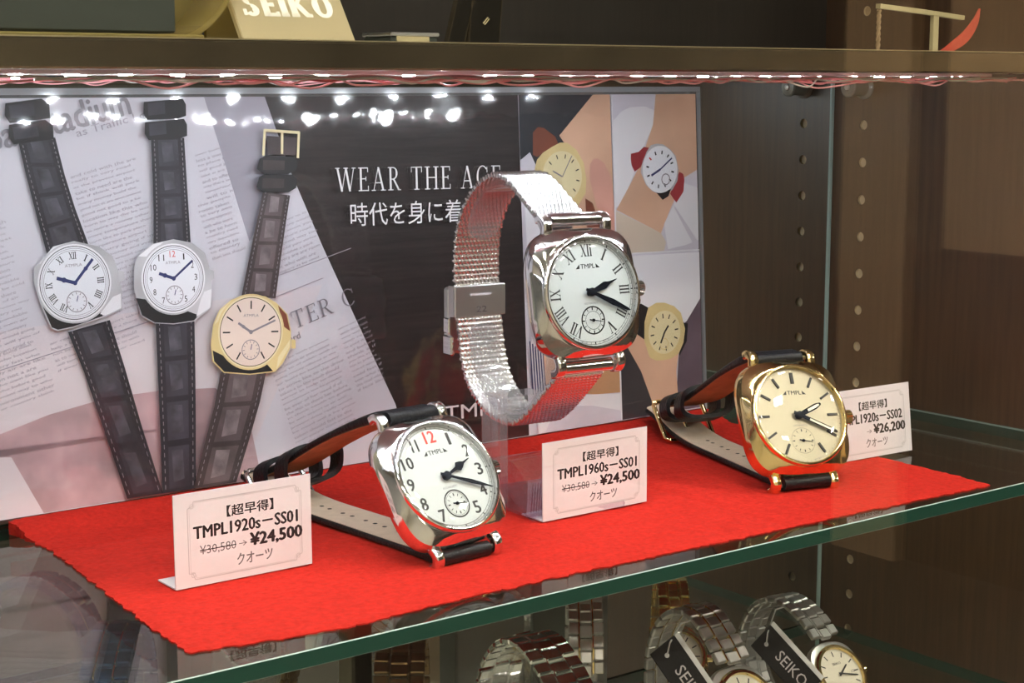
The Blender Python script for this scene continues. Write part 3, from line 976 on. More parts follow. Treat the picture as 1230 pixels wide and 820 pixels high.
# middle printed watch
strap_print([(262.6, 126), (262.4, 112), (262, 100), (261.2, 89)], [(275.3, 126), (275.4, 112), (275.5, 100), (275.6, 88.6)], 'croc', 'croc_hi', 4)
for v in (138.6, 131.6):
    pf('black', (260.6, v), (275.5, v + 1), (276.6, v - 1), (276.4, v - 5), (273, v - 6), (261.6, v - 6.2), (260.2, v - 4))
    pf('croc_hi', (262, v - .5), (268.5, v), (268.5, v - 4.2), (262, v - 4.8))
strap_print([(260.3, 62), (260, 44), (259.7, 24), (259.2, 1)], [(275.3, 61.5), (274.6, 44), (273.6, 24), (272.2, 1)], 'croc', 'croc_hi', 4)
watch_print((268.0, 76.8), 11.4, 0.0, [(252.8, 74), (253.2, 82), (254.9, 85.6), (260.7, 89.4), (268.7, 90.6), (276, 88.9), (280.8, 85), (282.4, 79), (282.8, 72), (282, 65.2), (275.1, 61), (267, 60.6), (259.8, 61.6), (255, 64.5)],
            'silver', 'dial', 'arabic', [(10 - .3, .52, 1.1), (1.75, .85, .8)],
            [('black', (253.4, 71), (255.2, 64.8), (259.8, 61.9), (267, 60.9), (275, 61.3), (277, 63), (270, 66), (258, 70)), ('silver_hi', (276, 62.5), (281.8, 65.4), (282.6, 72), (279, 71)), ('silver_hi', (255, 85.4), (260.7, 89.1), (265, 90), (259, 85))])
pf('silver', (282.2, 79), (283.8, 78.5), (283.8, 75.6), (282.4, 75))
# right printed watch, gold
strap_print([(305.5, 106), (301.8, 94), (298, 81), (294.4, 68.6)], [(316.6, 104), (314, 93), (311.2, 80), (308.4, 66.6)], 'brown_croc', 'brown_hi', 4)
for v, w_ in ((118.8, 0), (112.2, -.6)):
    pf('black', (304.6 + w_, v - 1), (307 + w_, v), (318.6 + w_, v - .6), (320.4 + w_, v - 2.5), (319.8 + w_, v - 5.5), (316, v - 7), (305.4 + w_, v - 6.4), (303.2 + w_, v - 4.6))
    pf('brown_croc', (306 + w_, v - 1.5), (315 + w_, v - 2), (314.6 + w_, v - 5.4), (305.6 + w_, v - 5.2))
pf('brown_croc', (308, 126), (320.4, 125), (319.6, 118.6), (308, 119.2))
for p, q in (((307.3, 128), (321.7, 126.9)), ((307.3, 128.4), (306.1, 118.9)), ((321.5, 127.2), (320.5, 117.6)), ((314.4, 127.2), (313.9, 119.2))):
    pline('gold_dial', p, q, 1.0)
strap_print([(284.4, 42), (281, 30), (276, 16), (271, 1)], [(302.9, 40.3), (299.5, 29), (294, 15), (288.2, 1)], 'brown_croc', 'brown_hi', 3)
watch_print((297.2, 55.2), 12.4, math.radians(-4), [(280.8, 52), (282.2, 59.5), (285, 64.3), (290, 67.6), (297.7, 69), (304, 67.7), (308.4, 65), (312.8, 60.6), (314, 54), (313.4, 48), (310, 42.6), (306.4, 39.6), (296, 39.6), (285.4, 41.4), (281.2, 46)],
            'gold', 'rose_dial', 'bar', [(10.1, .5, .9), (2.25, .88, .7)],
            [('black', (281.4, 50), (281.8, 46), (285.6, 41.8), (296, 40), (305.6, 40), (303, 43), (292, 44), (285, 48)), ('brown', (309, 64), (312.4, 60.4), (313.6, 54), (311, 56)), ('gold_dial', (282.4, 59), (285.2, 64), (290, 67.3), (287, 62)), ('gold_dial', (307, 40.4), (313, 48.2), (313.4, 51), (308, 45))])
pf('gold', (313.8, 51), (315.6, 50.6), (315.4, 47.4), (313.6, 47.6))
# slogan
LY[0] += .02
serif(P, 'WEAR THE AGE', (336.2, 104.6), 8.9, PR['text'], PX, LY[0], math.radians(-1.0), thick=.12, thin=.045, slab=.04, width=77.5)
ptext('時代を身に着ける。', (341.9, 91.2), 73, 8.9, 'text', math.radians(-.8))
ptext('TMPL', (381.6, 12.2), 29, 5.6, 'text', math.radians(-.6))
LY[0] += .003
P.build('printed_sheet', poster, None, smooth=0)

# ------------------------------------------------------------------ price cards
def price_card(name, x, y, w, h, model, old, new, label, rz=0.0, lean=0.6):
    t = thing(name, label, 'price card', (x, y, 1.35), rz, 'white price cards on the red cloth')
    X = Matrix.Rotation(-math.radians(lean), 4, 'X')
    b = MB()
    b.box((0, 0, 0), (w, 0.45, h), M['card'], X)
    FP = b.build('face_panel', t, None, smooth=0)
    b = MB(); b.add([(0, .46, 0), (w, .46, 0), (w, 12, .1), (0, 12, .1), (0, .46, .4), (w, .46, .4), (w, 12, .5), (0, 12, .5)],
                    [(3, 2, 1, 0), (4, 5, 6, 7), (0, 1, 5, 4), (1, 2, 6, 5), (2, 3, 7, 6), (3, 0, 4, 7)])
    b.build('foot', t, M['card'], smooth=0)
    Q = X @ Matrix(((1, 0, 0, 0), (0, 0, -1, 0), (0, 1, 0, 0), (0, 0, 0, 1)))    # (across, up, out of the face)
    b = MB()
    def T(s, a0, a1, b0, b1, m='ink', bold=0.0, z=.05):
        b.text(s, (a0 * w, (1 - b1) * h), (a1 - a0) * w, (b1 - b0) * h, M[m], Q, z, 0, bold)
    T('【超早得】', .375, .715, .195, .315, bold=.012)
    T(model, .135, .895, .365, .495, bold=.022)
    if old:
        T(old, .175, .435, .575, .685, m='ink_gray')
        b.flat([(.175 * w, .368 * h), (.435 * w, .368 * h), (.435 * w, .378 * h), (.175 * w, .378 * h)], .06, M['ink'], Q)
    T('→', .455, .515, .60, .655, m='ink_gray')
    T(new, .54, .925, .535, .69, bold=.028)
    T('クオーツ', .44, .70, .73, .855, m='ink_gray', bold=.01)
    b.build('printing', FP, None, smooth=0)
    b = MB()
    x0, x1, y0, y1 = .095 * w, .925 * w, .075 * h, .905 * h
    c = 2.0
    pts = [(x0 + c, y0), (x1 - c, y0), (x1 - c, y0 + c * .6), (x1, y0 + c), (x1, y1 - c), (x1 - c * .6, y1 - c), (x1 - c, y1), (x0 + c, y1), (x0 + c, y1 - c * .6), (x0, y1 - c), (x0, y0 + c), (x0 + c * .6, y0 + c)]
    for d, wd in ((0, .28), (.7, .12)):
        for i in range(len(pts)):
            p, q = pts[i], pts[(i + 1) % len(pts)]
            cx, cy = w / 2, h / 2
            s = 1 - d / 22
            p = Vector((cx + (p[0] - cx) * s, cy + (p[1] - cy) * s)); q = Vector((cx + (q[0] - cx) * s, cy + (q[1] - cy) * s))
            e = (q - p).normalized(); e = Vector((-e.y, e.x)) * wd / 2
            b.flat([p + e, p - e, q - e, q + e], .05, M['ink_light'], Q)
    for sx in (0, 1):
        for sy in (0, 1):
            cx = x0 + 1.4 if sx == 0 else x1 - 1.4
            cy = y0 + 1.4 if sy == 0 else y1 - 1.4
            b.disc((cx, cy), .75, .055, M['ink_light'], Q, 18, .55)
    b.build('border_ornament', FP, None, smooth=0)
    return t

price_card('price_card', 216.6, 444.0, 46.6, 28.6, 'TMPL1920s－SS01', '¥30,580', '¥24,500', 'white price card for 24,500 standing in front of the steel watch with red twelve')
price_card('price_card', 351.7, 439.3, 47.5, 27.3, 'TMPL1960s－SS01', '¥30,580', '¥24,500', 'white price card for 24,500 standing below the mesh bracelet watch')
price_card('price_card', 496.2, 439.2, 46.5, 28.0, 'TMPL1920s－SS02', None, '¥26,200', 'white price card for 26,200 half hidden behind the gold watch', math.radians(-3), lean=7)


# ------------------------------------------------------------------ watches
def cushion(a, b_, p, z, n=96):
    out = []
    for j in range(n):
        t = 2 * PI * j / n
        c, s = math.cos(t), math.sin(t)
        r = (abs(c / a) ** p + abs(s / b_) ** p) ** (-1 / p)
        out.append((r * c, r * s, z))
    return out


def mixring(r0, r1, f):
    return [tuple(a + (b_ - a) * f for a, b_ in zip(p, q)) for p, q in zip(r0, r1)]


def circ(r, z, n=96):
    return [(r * math.cos(2 * PI * j / n), r * math.sin(2 * PI * j / n), z) for j in range(n)]


def rrect(hw, hh, r, n=4):
    out = []
    for cx, cy, a0 in ((hw - r, hh - r, 0), (-hw + r, hh - r, 90), (-hw + r, -hh + r, 180), (hw - r, -hh + r, 270)):
        for i in range(n + 1):
            a = math.radians(a0 + 90 * i / n)
            out.append((cx + r * math.cos(a), cy + r * math.sin(a)))
    return out


def hand(mb, ang, pts, z0, z1, X, m=None):
    """pts: half outline (along, half-width) from root to tip"""
    d = Vector((math.sin(ang), math.cos(ang), 0))
    e = Vector((d.y, -d.x, 0))
    L = [d * a - e * w for a, w in pts]
    R = [d * a + e * w for a, w in pts][::-1]
    o = L + R
    mb.rings([[(p.x, p.y, z0) for p in o], [(p.x, p.y, z1) for p in o]], True, m, X)


def watch_head(root, H, style, metal, dial, s=1.0):
    H = H @ Matrix.Scale(s, 4)
    b = MB()
    C = lambda k, z: cushion(21.3 * k, 22.0 * k, 3.9, z)
    rs = [circ(15.5, -11.6), circ(16.5, -11.3), C(.82, -10.2), C(.92, -9.0), C(.98, -7.4), C(1, -5.4), C(.995, -4.0), C(.97, -2.0),
          mixring(C(.93, -.5), circ(19.6, -.5), .35), mixring(C(.91, .35), circ(19.6, .35), .8), circ(19.45, .6), circ(18.35, .5), circ(18.35, -1)]
    b.rings(rs, True, None, H)
    b.build('case', root, metal, smooth=26)
    b = MB()
    b.lathe([(19.4, .3), (19.4, 1.6), (19.1, 2.0), (18.6, 2.25), (18.1, 2.2), (18.0, 1.9), (17.9, .1)], 96, None, H, cap=False)
    b.build('bezel', root, metal, smooth=40)
    b = MB(); b.lathe([(18.3, -.5), (18.3, 0.0)], 96, None, H); DI = b.build('dial', root, dial, smooth=20)
    b = MB()
    b.lathe([(18.0, 1.9)] + [(18.0 * math.cos(a), 1.95 + 1.6 * math.sin(a)) for a in [i * PI / 2 / 8 for i in range(0, 8)]] + [(0.05, 3.55)], 96, None, H, cap=False)
    b.build('crystal', root, M['crystal'], smooth=60)
    # dial print
    b = MB()
    ink = M['ink']
    def pt(h, r):
        a = h * PI / 6
        return (r * math.sin(a), r * math.cos(a))
    z = .06
    if style in ('arabic', 'roman'):
        b.disc((0, 0), 17.55, z, ink, H, 96, 17.42)
        b.disc((0, 0), 16.75, z, ink, H, 96, 16.62)
        for k_ in range(60):
            a = k_ * PI / 30
            w_ = .42 if k_ % 5 == 0 else .12
            d = Vector((math.sin(a), math.cos(a))); e = Vector((d.y, -d.x)) * w_ / 2
            b.flat([d * 16.7 + e, d * 17.45 + e, d * 17.45 - e, d * 16.7 - e], z + .01, ink, H)
    else:
        for k_ in range(60):
            a = k_ * PI / 30
            d = Vector((math.sin(a), math.cos(a))); e = Vector((d.y, -d.x)) * .06
            b.flat([d * 16.9 + e, d * 17.4 + e, d * 17.4 - e, d * 16.9 - e], z, ink, H)
    rn = 14.0
    if style == 'arabic':
        for h in range(1, 13):
            if h == 6: continue
            x, y = pt(h, rn)
            st = str(h)
            w_ = 2.4 if len(st) == 1 else 4.2
            if h == 1: w_ = .9
            if h == 11: w_ = 2.6
            b.text(st, (x - w_ / 2, y - 2.05), w_, 4.1, M['red_ink'] if h == 12 else ink, H, z + .01, 0, .016)
    elif style == 'roman':
        for h in range(1, 13):
            if h == 6: continue
            st = {1: 'I', 2: 'II', 3: 'III', 4: 'IIII', 5: 'V', 7: 'VII', 8: 'VIII', 9: 'IX', 10: 'X', 11: 'XI', 12: 'XII'}[h]
            w_ = {'I': 1.2, 'II': 2.2, 'III': 3.2, 'IIII': 4.2, 'V': 2.8, 'VII': 4.6, 'VIII': 5.2, 'IX': 3.8, 'X': 3.0, 'XI': 3.8, 'XII': 4.6}[st]
            a = -h * PI / 6
            x, y = pt(h, rn - 2.0)
            serif(b, st, (x - w_ / 2 * math.cos(a), y - w_ / 2 * math.sin(a)), 4.1, ink, H, z + .01, a, thick=.19, thin=.07, slab=.07, space=.07, width=w_)
    if style == 'bar':
        for h in range(1, 13):
            if h == 6: continue
            d = Vector(pt(h, 1)); e = Vector((d.y, -d.x)) * (.62 if h == 12 else .42)
            p0, p1 = d * 12.2, d * 16.3
            b.add([(*(p0 + e), 0), (*(p1 + e), 0), (*(p1 - e), 0), (*(p0 - e), 0), (*(p0 + e), .5), (*(p1 + e), .5), (*(p1 - e), .5), (*(p0 - e), .5)],
                  [(4, 5, 6, 7), (0, 1, 5, 4), (1, 2, 6, 5), (2, 3, 7, 6), (3, 0, 4, 7)], ink, H)
            b.disc(pt(h, 17.0), .28, z + .02, M['lume'], H, 10)
    # brand line: two small triangles around TMPL
    by = 8.0
    b.text('TMPL', (-2.9, by), 5.8, 1.5, ink, H, z + .01, 0, .01)
    b.flat([(-4.9, by), (-3.3, by), (-3.3, by + 1.5)], z + .01, ink, H)
    b.flat([(3.3, by), (4.9, by), (3.3, by + 1.5)], z + .01, ink, H)
    b.text('ANTI-MAGNETIC', (-2.9, -4.05), 5.8, .75, M['ink_gray'], H, z + .01)
    b.text('JAPAN', (-6.2, -16.3), 2.8, .5, M['ink_gray'], H, z + .01, -.33)
    b.text('MOVEMENT', (3.0, -17.0), 3.6, .5, M['ink_gray'], H, z + .01, .26)
    b.build('dial_markings', DI, None, smooth=0)
    # small seconds
    b = MB()
    sc = (0, -9.4)
    b.disc(sc, 4.8, z + .03, ink, H, 48, 4.3 if style != 'bar' else 4.7)
    if style != 'bar':
        b.disc(sc, 3.1 if style == 'roman' else 4.0, z + .03, ink, H, 48, 2.95 if style == 'roman' else 3.9)
    for k_ in range(12):
        a = k_ * PI / 6
        d = Vector((math.sin(a), math.cos(a))); e = Vector((d.y, -d.x)) * (.12 if k_ % 3 else .22)
        c = Vector(sc)
        r0, r1 = (3.4, 4.3) if style != 'arabic' else (2.6, 3.5)
        b.flat([c + d * r0 + e, c + d * r1 + e, c + d * r1 - e, c + d * r0 - e], z + .03, ink, H)
    b.build('small_seconds_ring', DI, None, smooth=0)
    # hands
    hm = M['blue_black']
    ah, amn = {'arabic': (math.radians(70), math.radians(115)), 'roman': (math.radians(71), math.radians(116)), 'bar': (math.radians(67), math.radians(116))}[style]
    if style == 'arabic':
        hp = [(-2, .5), (2, .45), (5, .6), (6.0, 1.6), (7.6, 1.1), (8.8, .38), (11.6, .14)]
        mp = [(-2.5, .45), (4, .45), (9, .75), (12.5, .55), (17.2, .1)]
    elif style == 'roman':
        hp = [(-2, .6), (1.5, .75), (6, 1.25), (8, .5), (11.3, .12)]
        mp = [(-2.5, .5), (1, .55), (9, 1.05), (15.2, .5), (16.4, .15)]
    else:
        hp = [(-2, .75), (3, .95), (8, 1.05), (10.3, .5), (10.6, .1)]
        mp = [(-2.5, .65), (3, .75), (12, .75), (15.6, .5), (16, .1)]
    b = MB(); hand(b, ah, hp, .75, .95, H, hm)
    if style == 'bar': hand(b, ah, [(4.2, .45), (8, .5), (9.6, .3)], .96, 1.0, H, M['lume'])
    b.build('hour_hand', root, None, smooth=20)
    b = MB(); hand(b, amn, mp, 1.1, 1.28, H, hm)
    if style == 'bar': hand(b, amn, [(4.2, .38), (12, .38), (14.4, .25)], 1.29, 1.33, H, M['lume'])
    b.build('minute_hand', root, None, smooth=20)
    b = MB()
    Xs = H @ Matrix.Translation((0, -9.4, 0))
    hand(b, math.radians(100), [(-1.6, .22), (0, .16), (3.9, .07)], .35, .45, Xs, hm)
    b.lathe([(.55, .1), (.55, .5), (.1, .6)], 16, hm, Xs)
    b.build('seconds_hand', root, None, smooth=20)
    b = MB(); b.lathe([(1.45, .2), (1.45, 1.45), (1.1, 1.7), (.1, 1.75)], 32, None, H); b.build('hand_cap', root, hm, smooth=30)
    # crown at three o'clock
    b = MB()
    X = H @ Matrix.Translation((21.2, 0, -4.2)) @ Matrix.Rotation(PI / 2, 4, 'Y')
    ring = lambda r, z_: [((r + (.18 if j % 2 else -.12)) * math.cos(2 * PI * j / 48), (r + (.18 if j % 2 else -.12)) * math.sin(2 * PI * j / 48), z_) for j in range(48)]
    b.rings([circ(1.4, -1, 48), circ(1.4, .6, 48), ring(2.4, .7), ring(2.5, 3.0), circ(1.9, 3.4, 48), circ(.2, 3.5, 48)], True, None, X)
    b.build('crown', root, metal, smooth=30)


def lugs(root, H, metal, s=1.0):
    H = H @ Matrix.Scale(s, 4)
    for sx in (-1, 1):
        for sy in (-1, 1):
            b = MB()
            x = sx * 12.0
            path = smooth_path([(x, sy * 19.0, -5.6), (x, sy * 22.2, -4.2), (x, sy * 24.2, -4.2), (x, sy * 25.9, -6.0), (x, sy * 26.0, -8.2)], 5)
            b.sweep(path, rrect(1.7, 1.5, .7), None, H)
            b.build('lug', root, metal, smooth=35)
    for sy in (-1, 1):
        b = MB(); b.tube([(-12, sy * 24.3, -6.4), (12, sy * 24.3, -6.4)], .75, 12, None, H); b.build('spring_bar', root, M['steel_sat'], smooth=40)


def V2(pts):
    return [Vector((0, y, z)) for y, z in pts]


def leather_strap(root, barT, barB, up, low, keepers, buckle, metal, lining_up, lining_low, wr=9.7):
    """up/low: centre lines (back, height) from the spring bars; x is across the strap"""
    P1 = smooth_path(V2([barT] + up), 10)
    def sec1(t):
        th = 2.3 - 1.15 * min(1, t / .45)
        w = wr - 1.2 * t
        return rrect(w, th, min(.9, th * .8), 3)
    b = MB(); b.sweep(P1, sec1)
    for sy in (0,): b.tube([(-wr, barT[0], barT[1]), (wr, barT[0], barT[1])], 2.5, 16)
    b.build('upper_strap', root, M['black_leather'], smooth=50)
    # lining on the inner (lower) side
    b = MB()
    def secl(t, sgn):
        th = 2.3 - 1.15 * min(1, t / .45)
        w = wr - .7 - 1.2 * t
        return [(-w, sgn * (th + .02)), (w, sgn * (th + .02)), (w, sgn * (th + .22)), (-w, sgn * (th + .22))] if sgn > 0 else [(-w, -(th + .22)), (w, -(th + .22)), (w, -(th + .02)), (-w, -(th + .02))]
    b.sweep(P1[4:], lambda t: secl(t * .92 + .08, lining_sign_up))
    o = b.build('strap_lining', root, lining_up, smooth=50); o['label'] = 'reddish tan lining under the upper strap'
    P2 = smooth_path(V2([barB] + low), 10)
    def sec2(t):
        th = 2.0 - .95 * min(1, t / .3)
        w = wr - 1.4 * t
        if t > .93: w *= math.sqrt(max(.02, 1 - ((t - .93) / .072) ** 2))
        return rrect(w, th, min(.9, th * .8), 3)
    def sec2l(t):
        th = 2.0 - .95 * min(1, t / .3)
        w = wr - .6 - 1.4 * t
        if t > .93: w *= math.sqrt(max(.02, 1 - ((t - .93) / .072) ** 2))
        sg = lining_sign_low
        return [(-w, th + .02), (w, th + .02), (w, th + .25), (-w, th + .25)] if sg > 0 else [(-w, -th - .25), (w, -th - .25), (w, -th - .02), (-w, -th - .02)]
    b = MB(); b.sweep(P2, sec2); b.tube([(-wr, barB[0], barB[1]), (wr, barB[0], barB[1])], 2.4, 16)
    b.build('lower_strap', root, M['black_leather'], smooth=50)
    b = MB(); b.sweep(P2[6:], lambda t: sec2l(.06 + t * .94))
    o = b.build('strap_lining', root, lining_low, smooth=50); o['label'] = 'beige lining on top of the lower strap'
    # punched holes along the lower strap
    b = MB()
    N = len(P2)
    Ls = [0]
    for i in range(1, N): Ls.append(Ls[-1] + (P2[i] - P2[i - 1]).length)
    for q in range(8):
        d = 34 + 6.2 * q
        i = min(range(N), key=lambda k_: abs(Ls[k_] - d))
        p = P2[i]
        tng = (P2[min(i + 1, N - 1)] - P2[max(i - 1, 0)]).normalized()
        nn = Vector((1, 0, 0)).cross(tng) * lining_sign_low
        t = i / (N - 1)
        th = 2.0 - .95 * min(1, t / .3) + .27
        pts = [p + nn * th + Vector((1, 0, 0)) * (.85 * math.cos(a * PI / 6)) + tng * (.85 * math.sin(a * PI / 6)) for a in range(12)]
        b.add(pts, [tuple(range(12)) if lining_sign_low > 0 else tuple(reversed(range(12)))])
    b.build('strap_holes', root, M['tag_black'], smooth=0)
    # keepers: closed leather bands
    for (cy, cz, tilt, ln, hh, sw) in keepers:
        b = MB()
        n = 40
        loop = []
        for j in range(n):
            a = 2 * PI * j / n
            r = (abs(math.cos(a)) ** 3 + abs(math.sin(a)) ** 3) ** (-1 / 3)
            loop.append((11.0 * r * math.cos(a), hh * r * math.sin(a)))
        vs, fs = [], []
        T_ = Vector((0, math.cos(tilt), -math.sin(tilt))); N_ = Vector((0, math.sin(tilt), math.cos(tilt)))
        for (k0, sgl) in ((-ln / 2, 0), (ln / 2, 0)):
            for off in (0, 1.7):
                for (x, z) in loop:
                    f = 1 + off / 11.0
                    fz = 1 + off / hh
                    vs.append(Vector((x * f, cy, cz)) + N_ * (z * fz) + T_ * (k0 + sw * z))
        def idx(a_, o_, j): return (a_ * 2 + o_) * n + j % n
        for j in range(n):
            fs.append((idx(0, 1, j), idx(0, 1, j + 1), idx(1, 1, j + 1), idx(1, 1, j)))
            fs.append((idx(0, 0, j + 1), idx(0, 0, j), idx(1, 0, j), idx(1, 0, j + 1)))
            fs.append((idx(0, 0, j), idx(0, 0, j + 1), idx(0, 1, j + 1), idx(0, 1, j)))
            fs.append((idx(1, 0, j + 1), idx(1, 0, j), idx(1, 1, j), idx(1, 1, j + 1)))
        b.add(vs, fs)
        b.build('keeper_loop', root, M['black_leather'], smooth=40)
    # buckle: a rectangular ring standing around the lower strap, with a tongue
    (y0, z0), (y1, z1) = buckle
    b = MB()
    ring = [(-11.2, y0, z0), (11.2, y0, z0), (11.2, y1, z1), (-11.2, y1, z1)]
    pts = []
    for i in range(4):
        p, q = Vector(ring[i]), Vector(ring[(i + 1) % 4])
        for t in (.08, .3, .5, .7, .92): pts.append(p.lerp(q, t))
    b.tube(pts, 1.05, 10, None, None, True)
    b.tube([(-11.2, y1, z1), (11.2, y1, z1)], .8, 8)
    BU = b.build('buckle', root, metal, smooth=40)
    b = MB(); b.tube([(0, y1, z1), (0, (y0 + y1) / 2 + 2, (z0 + z1) / 2 + 1.5), (0, y0 - .5, z0 + 1.2)], .7, 8); b.build('buckle_tongue', BU, metal, smooth=40)

lining_sign_up, lining_sign_low = -1, 1


def mat3(rows, c):
    return Matrix(((*rows[0], 0), (*rows[1], 0), (*rows[2], c), (0, 0, 0, 1)))

# steel watch with arabic numerals, black strap
def dialmat_gold():
    m, n, l = newmat('gold_sunray_dial')
    b_ = bsdf(m)
    b_.inputs['Base Color'].default_value = (0.40, 0.362, 0.27, 1)
    b_.inputs['Metallic'].default_value = 0.75
    b_.inputs['Roughness'].default_value = 0.42
    return m
M['dial_gold'] = dialmat_gold()

w1 = thing('wristwatch', 'steel cushion wristwatch with red twelve and black leather strap lying on the red cloth', 'watch', (302.7, 427.5, 0), math.radians(4.13), 'wristwatches on the red cloth')
H1 = mat3([[0.9992, -0.0329, -0.0218], [0.0, 0.5533, -0.833], [0.0395, 0.8323, 0.5529]], 25.9 + .6)
watch_head(w1, H1, 'arabic', M['steel'], M['dial_white'], .993)
lugs(w1, H1, M['steel'], .993)
leather_strap(w1, (18.0, 43.4), (-8.8, 3.4), [(23, 43.4), (33, 40.2), (48, 34.2), (63, 27.2), (80, 18.2), (90, 13.6), (97, 11.2)],
              [(-5, 2.4), (2, 2.3), (20, 2.5), (45, 2.6), (70, 2.8), (85, 4.0), (96, 6.2), (104, 8.4), (109.0, 9.6)],
              [(75, 17.6, .42, 6.5, 4.8, -.7), (88, 12.6, .35, 7.0, 4.4, -.3)], ((88.5, 2.2), (99, 12.5)), M['steel'], M['tan'], M['beige'])

w3 = thing('wristwatch', 'gold cushion wristwatch with champagne dial and black leather strap on the red cloth', 'watch', (460.5, 423.9, 0), math.radians(-15.95), 'wristwatches on the red cloth')
H3 = mat3([[0.9992, 0.0353, 0.0183], [0.0, 0.4595, -0.8882], [-0.0397, 0.8875, 0.4591]], 26.6 + 1.0)
watch_head(w3, H3, 'bar', M['gold'], M['dial_gold'], 1.02)
lugs(w3, H3, M['gold'], 1.02)
leather_strap(w3, (16.3, 46.4), (-6.2, 3.9), [(21, 47), (32, 43), (47, 36), (62, 28), (75, 21.5), (87, 17.8), (96, 15.2)],
              [(-3, 2.6), (4, 2.4), (20, 2.5), (45, 2.7), (70, 3.0), (85, 4.6), (97, 7.4), (108, 9.4), (114, 10.2)],
              [(73, 19.6, .42, 6.5, 4.8, -.7), (86, 15.8, .3, 7.0, 4.4, -.3)], ((85, 1.8), (98.5, 16.0)), M['gold'], M['tan'], M['beige'])

# mesh bracelet watch on a clear stand
w2 = thing('wristwatch', 'steel cushion wristwatch with roman numerals on a silver mesh bracelet, raised on a clear stand', 'watch', (363, 428.6, 0), math.radians(-5.13), 'wristwatches on the red cloth')
H2 = mat3([[1.0, -0.0093, -0.0017], [0.0, 0.183, -0.9831], [0.0095, 0.9831, 0.183]], 80.6)
watch_head(w2, H2, 'roman', M['steel'], M['dial_white'], 1.0)
lugs(w2, H2, M['steel'], 1.0)


def woven_band(root, name, path, hw, pitch=1.8, cols=12, amp=.85, th=.8):
    pts = [Vector(p) for p in path]
    Ls = [0]
    for i in range(1, len(pts)): Ls.append(Ls[-1] + (pts[i] - pts[i - 1]).length)
    tot = Ls[-1]
    NS = int(tot / .34)
    NT = cols * 5
    def at(d):
        lo = 0
        for i in range(1, len(Ls)):
            if Ls[i] >= d:
                lo = i - 1
                break
        else:
            lo = len(Ls) - 2
        f = (d - Ls[lo]) / max(1e-6, Ls[lo + 1] - Ls[lo])
        return pts[lo].lerp(pts[lo + 1], min(1, max(0, f)))
    q = 2 * hw / cols
    def height(s, t):
        r = math.floor(s / pitch)
        best = 0
        for rr in (r - 1, r, r + 1):
            a = s - (rr + .5) * pitch
            tt = t + (.5 * q if rr % 2 else 0)
            c = math.floor(tt / q)
            for cc in (c - 1, c, c + 1):
                b_ = tt - (cc + .5) * q
                u = a * .80 + b_ * .60
                v = -a * .60 + b_ * .80
                hgt = 1 - (u / (.62 * pitch * 1.25)) ** 2 - (v / (.40 * q)) ** 2
                if hgt > best: best = hgt
        return math.sqrt(best)
    vs, fs = [], []
    side = Vector((1, 0, 0))
    rows = []
    for i in range(NS + 1):
        d = tot * i / NS
        p = at(d)
        tg = (at(min(tot, d + .8)) - at(max(0, d - .8))).normalized()
        nn = side.cross(tg)
        row = []
        for sgn in (1, -1):
            for j in range(NT + 1):
                t = -hw + 2 * hw * j / NT
                if sgn < 0: t = -t
                edge = min(1, (hw - abs(t)) / .5)
                hgt = amp * height(d, t + (0 if sgn > 0 else .37 * q))
                wob = .22 * math.sin(2 * PI * d / pitch) if j in (0, NT) else 0
                row.append(p + side * (t + (wob if t > 0 else -wob)) + nn * sgn * (th * .5 * (.35 + .65 * edge) + hgt))
        rows.append(row)
    b = MB()
    b.rings(rows, True)
    return b.build(name, root, M['steel_mesh'], smooth=75)

M['steel_mesh'] = mat('mesh_steel', (0.86, 0.85, 0.83), 0.22, 1)
LOOP = [(9.5, 104.6), (15, 103.8), (20, 106), (27, 110.2), (35, 115.0), (42, 117.5), (49, 117.2), (57.5, 113.4), (65, 107.2), (70.4, 99), (73, 90), (73.4, 80), (72.3, 70), (70.4, 58), (68.2, 49), (63.6, 40.8), (54, 33.8), (44, 31.2), (33, 31.6), (25.5, 35.6), (17.5, 42), (10, 48.6), (3.5, 54.4)]
path2 = smooth_path([(0, y, z) for y, z in LOOP], 8)
woven_band(w2, 'mesh_bracelet', path2[7:-3], 9.6)
for y, z in ((10.2, 104.2), (2.2, 55.4)):
    b = MB(); b.tube([(-9.9, y, z), (9.9, y, z)], 2.3, 24); b.build('end_tube', w2, M['steel'], smooth=40)
b = MB(); b.box((-10.8, 75.2, 50.5), (10.8, 79.2, 75.0), bev=.8); CC = b.build('clasp_cover', w2, M['steel_sat'], smooth=20)
b = MB()
b.box((-10.9, 70.2, 64.4), (10.9, 71.2, 76.0), M['steel_sat'], bev=.3)
b.box((-10.9, 71.3, 64.6), (-10.1, 75.1, 75.8), M['steel_sat']); b.box((10.1, 71.3, 64.6), (10.9, 75.1, 75.8), M['steel_sat'])
Q = Matrix(((1, 0, 0, 0), (0, 0, -1, 70.1), (0, 1, 0, 0), (0, 0, 0, 1)))
b.text('22', (-1.8, 66.0), 4.4, 2.2, M['ink_gray'], Q, 0.0)
b.box((-4.5, 70.0, 72.2), (4.5, 70.18, 73.0), M['card'])
b.build('clasp_plate', w2, None, smooth=20)
b = MB(); b.box((-11.6, 72.2, 50.0), (-9.9, 78.4, 57.5), bev=.6); b.box((-11.8, 73.5, 58.2), (-10.9, 77.5, 64), bev=.4); b.build('clasp_lever', CC, M['steel'], smooth=20)

